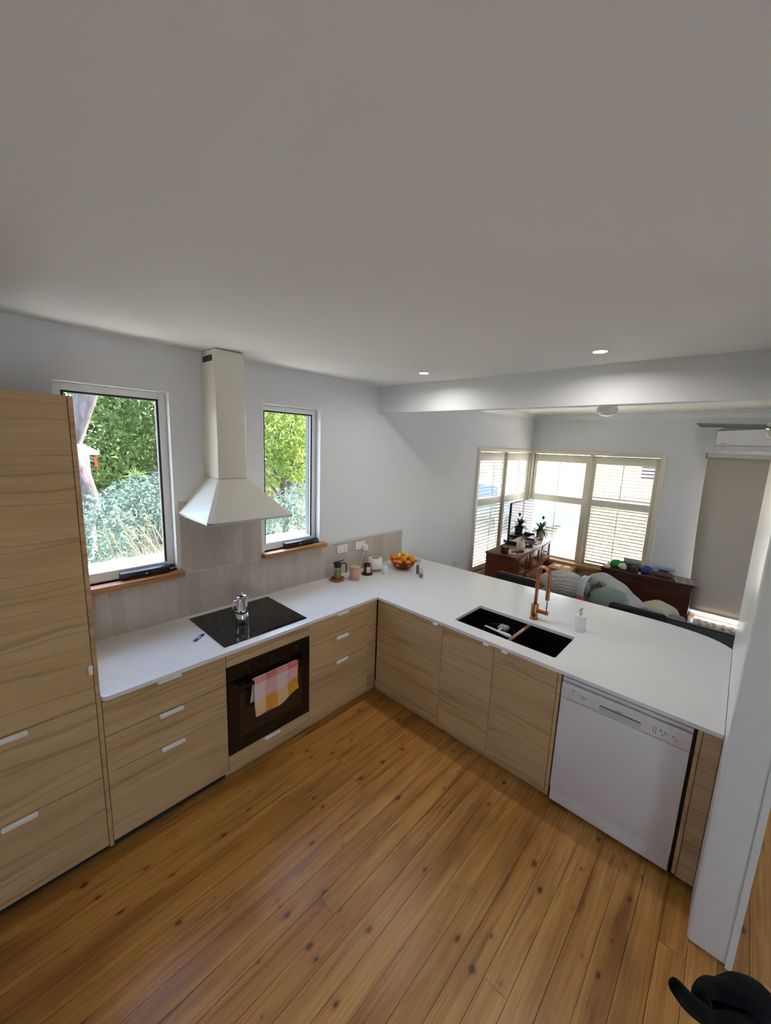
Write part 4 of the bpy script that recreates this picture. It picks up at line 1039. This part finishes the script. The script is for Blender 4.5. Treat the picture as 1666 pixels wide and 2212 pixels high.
for k in range(2):
    yy = -1.455-.075*k
    rr_.append([b.bm.verts.new((2.62+.190*math.cos(a), yy, .545+.148*math.sin(a))) for a in [2*PI*i/32 for i in range(32)]])
n_ = 32
for k in range(n_): b.bm.faces.new((rr_[0][k], rr_[0][(k+1) % n_], rr_[1][(k+1) % n_], rr_[1][k]))
rb = obj('ribbon', b, M['ribbon'], t, True, solid=.006)
obj('care_label', B().box(2.425, 2.432, -1.525, -1.460, .455, .515, .001), M['redp'], rb)
# second throw: a draped band over the cushion
def thr(u, v):
    # u along the band, v across
    pth = [(2.78, -1.46, .50), (2.79, -1.53, .645), (2.80, -1.59, .700), (2.80, -1.69, .680), (2.79, -1.81, .615), (2.78, -1.91, .545), (2.77, -1.99, .475), (2.76, -2.06, .435)]
    f = u*(len(pth)-1); i = min(int(f), len(pth)-2); q_ = f-i
    p_ = Vector(pth[i]).lerp(Vector(pth[i+1]), q_)
    return (p_.x+(v-.5)*.26, p_.y+.03*math.sin(5*v), p_.z-.10*(abs(v-.5)*2)**2*(.6)+.008*math.sin(23*u+9*v))
tag(obj('fleece_throw', B().grid(thr, 30, 14), M['fleece'], None, True, solid=.065), 'white fleece throw draped over the sage cushion', 'throw')
lump('floor_cushion', 'cream cotton floor cushion in front of the dark chest', 'cushion', (3.62, -2.12, .0), (.19, .23, .17), M['creamf'], 15, .15)
# black chairs
def chair(label, y, x=1.60, ztop=.815):
    t = thing('dining_chair', label, 'chair', (x-.2, y, 0), group='black chairs on the lounge side of the peninsula')
    w = .215
    def bk(u, v): return (x+.018*math.cos((u-.5)*2.2)-.018+.03*(v-.5), y-w+2*w*u, ztop-.19+.19*v)
    b = B(); rp = rrect(-w, w, -.095, .095, .032, 5)
    f0 = [b.bm.verts.new((x-.03*(q/w)**2*(-1)*-1+.0+.03*(p_/.19), y+q, ztop-.095+p_)) for q, p_ in rp]
    f1 = [b.bm.verts.new((x+.014-.03*(q/w)**2+.03*(p_/.19), y+q, ztop-.095+p_)) for q, p_ in rp]
    b.loft([f0, f1]); obj('backrest', b, M['blackf'], t)
    obj('seat', B().box(x-.42, x-.02, y-.20, y+.20, .440, .462, .010, 3), M['blackf'], t, True)
    for s in (-1, 1):
        obj('leg', B().tube([(x+.0, y+s*.17, ztop-.14), (x-.03, y+s*.175, .44), (x+.01, y+s*.19, .0)], .011, 10), M['blackf'], t, True)
        obj('leg', B().tube([(x-.39, y+s*.17, .441), (x-.42, y+s*.19, 0)], .011, 10), M['blackf'], t, True)
    return t
chair('black chair behind the worktop, its back beside the console table', -1.09, ztop=.838)
chair('black chair behind the worktop, its back in front of the cream cushion', -2.172, ztop=.828)
# grey sofa
t = thing('sofa', 'dark grey fabric sofa with its back to the peninsula end', 'sofa', (2.3, -3.1, 0))
obj('back', B().box(1.90, 1.965, -3.95, -2.30, .10, .70, .015, 3), M['greyf'], t, True)
obj('seat', B().box(1.967, 2.75, -3.79, -2.46, .12, .40, .03, 3), M['greyf'], t, True)
for y0, y1 in ((-3.95, -3.80), (-2.45, -2.30)): obj('arm', B().box(1.967, 2.75, y0, y1, .10, .48, .03, 3), M['greyf'], t, True)
obj('piping', B().tube([(1.905, -3.93, .70), (1.905, -2.31, .70)], .006, 8), M['blackp'], t, True)
for xx in (1.935, 2.69):
    for yy in (-3.85, -2.38): obj('leg', B().cyl((xx, yy, 0), (xx, yy, .125), .02, seg=12), M['blackp'], t)

# ------------------------------------------------------------------ gloved hand of the person at the lower right
def skinmesh(name, verts, edges, rad, m, parent=None, sub=2):
    me = bpy.data.meshes.new(name); me.from_pydata(verts, edges, []); o = bpy.data.objects.new(name, me); COL.objects.link(o)
    if parent: o.parent = parent; me.transform(wm(parent).inverted())
    me.materials.append(m)
    md = o.modifiers.new('skin', 'SKIN'); md.use_smooth_shade = True
    for v, r in zip(me.skin_vertices[0].data, rad): v.radius = (r, r) if not isinstance(r, tuple) else r
    me.skin_vertices[0].data[0].use_root = True
    s = o.modifiers.new('sub', 'SUBSURF'); s.levels = sub; s.render_levels = sub
    return o
J = {'E': (-1.275, -3.012, 1.046), 'W': (-1.434, -2.844, 1.263), 'Pc': (-1.483, -2.81, 1.277), 'K1': (-1.522, -2.764, 1.317), 'P1': (-1.562, -2.75, 1.332), 'I1': (-1.562, -2.769, 1.322),
     'K2': (-1.492, -2.777, 1.289), 'P2': (-1.538, -2.761, 1.304), 'I2': (-1.536, -2.783, 1.296), 'K3': (-1.466, -2.792, 1.258), 'P3': (-1.512, -2.776, 1.276), 'I3': (-1.512, -2.798, 1.270),
     'K4': (-1.446, -2.807, 1.228), 'P4': (-1.486, -2.795, 1.246), 'I4': (-1.488, -2.814, 1.243), 'T0': (-1.510, -2.811, 1.286), 'T1': (-1.563, -2.774, 1.312), 'T2': (-1.592, -2.741, 1.346), 'T3': (-1.605, -2.719, 1.375)}
hk = ['Pc', 'W', 'E', 'K1', 'P1', 'I1', 'K2', 'P2', 'I2', 'K3', 'P3', 'I3', 'K4', 'P4', 'I4', 'T0', 'T1', 'T2', 'T3']
hv_ = [J[k_] for k_ in hk]
he = [(0, 1), (1, 2), (0, 3), (3, 4), (4, 5), (0, 6), (6, 7), (7, 8), (0, 9), (9, 10), (10, 11), (0, 12), (12, 13), (13, 14), (0, 15), (15, 16), (16, 17), (17, 18)]
t = thing('person', 'hand in a dark knitted glove with bare forearm reaching in at the lower right', 'person', J['E'])
rs_ = [.024, .024, .040] + [.009, .0085, .0075]*4 + [.013, .009, .009, .007]
hs_ = [Vector(q) for q in hv_]
for i_ in (5, 8, 11, 14, 18): hs_[i_] = hs_[i_-1].lerp(hs_[i_], .45)
skinmesh('arm', [tuple(q) for q in hs_], he, rs_, M['skin'], t)
gl = [hv_[0]]+[tuple(Vector(hv_[1])*.72+Vector(hv_[2])*.0+Vector(hv_[0])*.28)]+hv_[3:]
ge = [(0, 1)]+[(a-1 if a > 1 else a, b_-1) for a, b_ in he[2:]]
gr = [.030, .031]+[.0135, .0125, .0115]*4+[.018, .0135, .0130, .0100]
skinmesh('glove', gl, ge, gr, M['glove'], t)

# ------------------------------------------------------------------ outside
ZG = -.45
struct('ground', B().box(-14, 40, .24, 30, ZG-.2, ZG), M['grass'])
struct('driveway', B().box(XF+.2, 40, -22, .24, ZG-.2, ZG+.005), M['gravel'])
struct('front_yard', B().box(XF-.6, 9.2, 1.7, 7.2, ZG-.2, ZG+.007), M['gravel'])
struct('street', B().box(9.2, 40, .24, 30, ZG-.2, ZG+.006), M['gravel'])
struct('added_bounce_path', B().box(-8, XF+.2, .241, 1.7, ZG-.2, ZG+.012), M['paving'])  # pale paving added out of view, bounces sun up to the kitchen ceiling
struct('patio', B().box(-14, XF+.2, -22, -5.2, ZG-.2, ZG+.005), M['paving'])
def leaves(name, blobs, n, size, m, seed, parent, shell=.55):
    rg_ = np.random.default_rng(seed); bl_ = np.array(blobs, float); vol = bl_[:, 3]*bl_[:, 4]*bl_[:, 5]; pick = rg_.choice(len(bl_), n, p=vol**.7/(vol**.7).sum())
    d = rg_.normal(size=(n, 3)); d /= np.linalg.norm(d, axis=1)[:, None]
    r = shell+(1-shell)*rg_.random(n)**.6; ctr = bl_[pick, :3]+d*bl_[pick, 3:]*r[:, None]
    a = rg_.normal(size=(n, 3)); a /= np.linalg.norm(a, axis=1)[:, None]
    b_ = np.cross(a, rg_.normal(size=(n, 3))); b_ /= np.linalg.norm(b_, axis=1)[:, None]
    s = size*(.6+.8*rg_.random(n))[:, None]
    P0 = ctr-a*s; P1 = ctr+b_*s*.36; P2 = ctr+a*s; P3 = ctr-b_*s*.36
    vs = np.stack([P0, P1, P2, P3], 1).reshape(-1, 3); fs = np.arange(4*n).reshape(-1, 4)
    keep = ctr[:, 1] > .5
    fs = fs[keep] if True else fs
    me = bpy.data.meshes.new(name); me.from_pydata(vs.tolist(), [], fs.tolist()); me.update()
    o = obj(name, me, m, parent); o['kind'] = 'stuff'; return o
def branchy(b, p0, p1, r0, r1, n, rr, spread, ln):
    p0, p1 = Vector(p0), Vector(p1); pts = [p0.lerp(p1, i/6)+Vector((rr.uniform(-1, 1), rr.uniform(-1, 1), 0))*(.04*(p1-p0).length if 0 < i < 6 else 0) for i in range(7)]
    b.tube(pts, [r0+(r1-r0)*i/6 for i in range(7)], 10)
    for k in range(n):
        q = p0.lerp(p1, rr.uniform(.35, .95)); e = q+Vector((rr.uniform(-spread, spread), rr.uniform(-spread, spread), rr.uniform(.2, 1)*ln))
        b.tube([q, q.lerp(e, .5)+Vector((0, 0, .08)), e], [r1*.7, r1*.45, r1*.2], 6)
def tree(label, p0, p1, r0, r1, blobs, n, size, lm, seed, group=None, bn=5):
    t = thing('tree', label, 'tree', p0, group=group); rr = random.Random(seed); b = B(); branchy(b, p0, p1, r0, r1, bn, rr, 1.0, 1.4)
    obj('trunk', b, M['bark'], t, True); leaves('foliage', blobs, n, size, lm, seed, t); return t
tree('grey leaning gum trunk seen at the left of the large window', (-1.45, 4, ZG), (-.55, 4.3, 4.4), .17, .12, [(-.2, 4.6, 5.2, 1.4, 1.0, .9), (-1.6, 4.6, 5.4, 1.2, 1, .8)], 1500, .07, M['leaf_tree'], 3)
tree('broad green tree filling the upper part of the large window', (.9, 7.6, ZG), (.8, 7.6, 2.4), .10, .07, [(.35, 7.4, 2.95, 1.05, .8, .85), (1.2, 7.4, 2.3, 1.0, .8, .9), (.9, 7.7, 3.8, 1.3, .9, .8), (-.1, 8.2, 4.2, .9, .8, .7), (1.9, 7.5, 3.2, .9, .8, 1.2), (.5, 8.0, 1.6, 1.4, .6, .7)], 13000, .066, M['leaf_tree'], 5, 'garden trees')
tree('dark evergreen tree behind the gazebo', (-.2, 10.5, ZG), (-.2, 10.5, 3), .12, .07, [(-.6, 10.3, 3.4, 1.4, 1, 1.5), (.6, 10.6, 1.9, 1.2, 1, 1.3), (-1.8, 10.8, 3.0, 1.2, 1, 1.5), (2.0, 10.6, 2.4, 1.6, 1, 1.6), (.4, 10.8, 4.6, 2.0, 1, 1.2), (-2.4, 10.8, 4.8, 1.6, 1, 1.2), (-.2, 10.9, .6, 3.0, .6, 1.0)], 13000, .10, M['leaf_hedge'], 6, 'garden trees')
tree('yellow green wattle tree filling the small window', (2.3, 4.6, ZG), (2.7, 4.5, 2.8), .07, .045, [(2.1, 4.2, 2.35, .7, .6, .6), (2.8, 4.5, 2.9, .9, .7, .7), (2.6, 4.0, 1.75, .75, .6, .5), (3.3, 4.6, 2.1, .7, .7, .8), (1.9, 4.4, 1.6, .5, .5, .5), (2.4, 4.9, 3.6, 1.1, .8, .7)], 12000, .045, M['leaf_pale'], 7, 'garden trees', 9)
tree('tall green tree far behind the small window', (5.2, 8.5, ZG), (5.2, 8.5, 3), .10, .07, [(4.6, 8.3, 3.0, 1.4, 1, 1.4), (5.9, 8.6, 2.4, 1.3, 1, 1.6), (5.0, 8.6, 4.4, 1.6, 1, 1.0), (3.6, 8.8, 2.2, 1.0, 1, 1.6), (4.6, 9.0, .9, 2.0, .6, 1.2)], 9500, .09, M['leaf_tree'], 8, 'garden trees')
tree('tall dark hedge of evergreens along the back boundary', (1.5, 13.6, ZG), (1.5, 13.6, 3), .1, .06, [(-3, 13.6, 2.2, 2.2, .6, 2.6), (0, 13.6, 2.6, 2.2, .6, 3.0), (3, 13.6, 2.6, 2.2, .6, 3.0), (6, 13.6, 2.6, 2.4, .6, 3.2), (9, 13.6, 2.4, 2.4, .6, 3.0)], 14000, .15, M['leaf_hedge'], 9, 'garden trees')
def shrub(label, p, blobs, n, size, lm, seed, tw=30):
    t = thing('shrub', label, 'shrub', p, group='garden shrubs outside the kitchen'); rr = random.Random(seed); b = B()
    for k in range(tw):
        e = Vector(p)+Vector((rr.uniform(-.8, .8), rr.uniform(-.5, .4), rr.uniform(.9, 1.75))); q = Vector(p)+Vector((rr.uniform(-.12, .12), rr.uniform(-.1, .1), 0))
        b.tube([q, q.lerp(e, .5)+Vector((rr.uniform(-.2, .2), rr.uniform(-.15, .15), .1)), e], [.011, .008, .003], 6)
    obj('twigs', b, M['twig'], t, True); leaves('foliage', blobs, n, size, lm, seed, t, .35); return t
shrub('blue green shrub spreading across the lower left of the large window', (-1.0, 2.5, ZG), [(-1.25, 2.6, .75, .45, .5, .75), (-.75, 3.1, 1.15, .5, .5, .40), (-1.5, 2.2, .35, .4, .4, .55)], 5200, .030, M['leaf_shrub'], 31, 40)
shrub('twiggy blue green shrub at the lower right of the large window', (-.45, 2.3, ZG), [(-.10, 3.1, 1.1, .6, .5, .5), (.15, 2.7, .75, .45, .45, .55), (-.5, 3.4, 1.35, .5, .4, .3)], 4200, .030, M['leaf_shrub'], 32, 80)
shrub('blue green shrub at the foot of the small window view', (1.35, 2.6, ZG), [(1.25, 2.7, .75, .6, .5, .55), (1.9, 3.0, 1.0, .7, .5, .45), (.7, 2.5, .5, .4, .4, .5)], 4800, .030, M['leaf_shrub'], 33, 30)
# spiky cordyline
t = thing('spiky_plant', 'small spiky yellow green plant among the shrubs beyond the large window', 'plant', (-.02, 5.8, ZG))
obj('stem', B().cyl((-.02, 5.8, ZG), (-.02, 5.8, 1.35), .025, seg=10), M['bark'], t)
rr = random.Random(5)
for k in range(22):
    a = rr.uniform(0, 2*PI); el = rr.uniform(-.1, 1.3); d0 = Vector((math.cos(a)*math.cos(el), math.sin(a)*math.cos(el), math.sin(el))); sd_ = d0.orthogonal().normalized(); q0_ = Vector((-.02, 5.8, 1.36))
    obj('blade', B().grid(lambda u, v, d0=d0, sd_=sd_: q0_+d0*.30*u+sd_*(.018*(1-u)*(v*2-1))-Vector((0, 0, .08*u*u)), 4, 1), M['leaf_pale'], t)
# gazebo
t = thing('gazebo', 'white roofed garden gazebo beyond the gum trunk', 'gazebo', (-1.05, 7.6, ZG))
b = B(); e0 = [b.bm.verts.new(v) for v in ((-1.75, 6.9, 1.72), (-.34, 6.9, 1.72), (-.34, 8.3, 1.72), (-1.75, 8.3, 1.72))]; e1 = [b.bm.verts.new((x_, y_, 1.78)) for x_, y_ in ((-1.75, 6.9), (-.34, 6.9), (-.34, 8.3), (-1.75, 8.3))]; ap = b.bm.verts.new((-1.045, 7.6, 2.25))
for k in range(4): b.bm.faces.new((e0[k], e0[(k+1) % 4], e1[(k+1) % 4], e1[k])); b.bm.faces.new((e1[k], e1[(k+1) % 4], ap))
b.bm.faces.new(e0[::-1]); obj('roof', b, M['render'], t)
for xx in (-1.6, -.55):
    for yy in (7.0, 8.2): obj('post', B().box(xx-.05, xx+.05, yy-.05, yy+.05, ZG, 1.72), M['render'], t)
o = obj('red_flag', B().grid(lambda u, v: (-.43+.045*u+.008*math.sin(5*v), 6.95+.008*math.sin(7*u), 1.47+.21*v), 4, 6), M['red'], None, True, solid=.01); tag(o, 'strip of red cloth hanging from the gazebo eave', 'flag')
# fence behind the garden: single palings
t = thing('paling_fence', 'weathered timber paling fence behind the garden trees', 'fence', (1, 12, ZG))
pm_ = B().box(-.06, .06, -.01, .01, 0, 1.8).mesh('paling'); pm_.materials.append(M['fence'])
for i in range(110):
    o = bpy.data.objects.new('paling', pm_); COL.objects.link(o); o.parent = t; o.location = (-5+.125*i-1, 0, random.uniform(-.03, .03))
obj('rail', B().box(-5.2, 9, 12.02, 12.06, ZG+.4, ZG+.48), M['fence'], t); obj('rail', B().box(-5.2, 9, 12.02, 12.06, ZG+1.3, ZG+1.38), M['fence'], t)
# street side, seen between shutter slats
t = thing('house', 'cream house with grey roof across the street, glimpsed between the slats', 'house', (29, -2, ZG))
obj('wall', B().box(26, 32, -8, 4, ZG, 2.3), M['render'], t)
b = B(); q_ = [b.bm.verts.new(v) for v in ((25.6, -8.4, 2.3), (32.4, -8.4, 2.3), (32.4, 4.4, 2.3), (25.6, 4.4, 2.3), (29, -7, 4.0), (29, 3, 4.0))]
for f_ in ((0, 1, 4), (1, 2, 5, 4), (2, 3, 5), (3, 0, 4, 5), (3, 2, 1, 0)): b.bm.faces.new([q_[i] for i in f_])
obj('roof', b, M['roof'], t)
for yy in (-5.5, -2, 1.5):
    wf_ = obj('window', B().box(25.97, 26.02, yy-.6, yy+.6, .7, 1.9), M['trim'], t); obj('pane', B().box(25.955, 25.968, yy-.53, yy+.53, .77, 1.83), M['black_glass'], wf_)
t = thing('parked_car', 'blue car parked in the street beyond the corner shutters', 'car', (10.6, 3.4, ZG), math.radians(70))
b = B(); prof = [(-2.1, .35), (-2.1, .75), (-1.2, .88), (-.7, 1.38), (.75, 1.40), (1.35, .95), (2.1, .85), (2.15, .35)]
for s0, s1 in (((-.85), (.85)),):
    r0_ = [b.bm.verts.new((x_, s0, z_)) for x_, z_ in prof]; r1_ = [b.bm.verts.new((x_, s1, z_)) for x_, z_ in prof]; b.loft([r0_, r1_])
obj('body', b, M['carblue'], t, local=True)
for x_ in (-1.35, 1.35):
    for y_ in (-.86, .86): obj('wheel', B().cyl((x_, y_-.1, .32), (x_, y_+.1, .32), .32, seg=20), M['tyre'], t, True, True)
for y_ in (-.856, .856): obj('side_window', B().prism([(-.95, .95), (-.6, 1.30), (.65, 1.32), (1.1, .98)], -.002, .002), M['black_glass'], t, local=True); o = t.children[-1]; o.data.transform(Matrix.Translation((0, y_, 0)) @ Matrix.Rotation(PI/2, 4, 'X'))
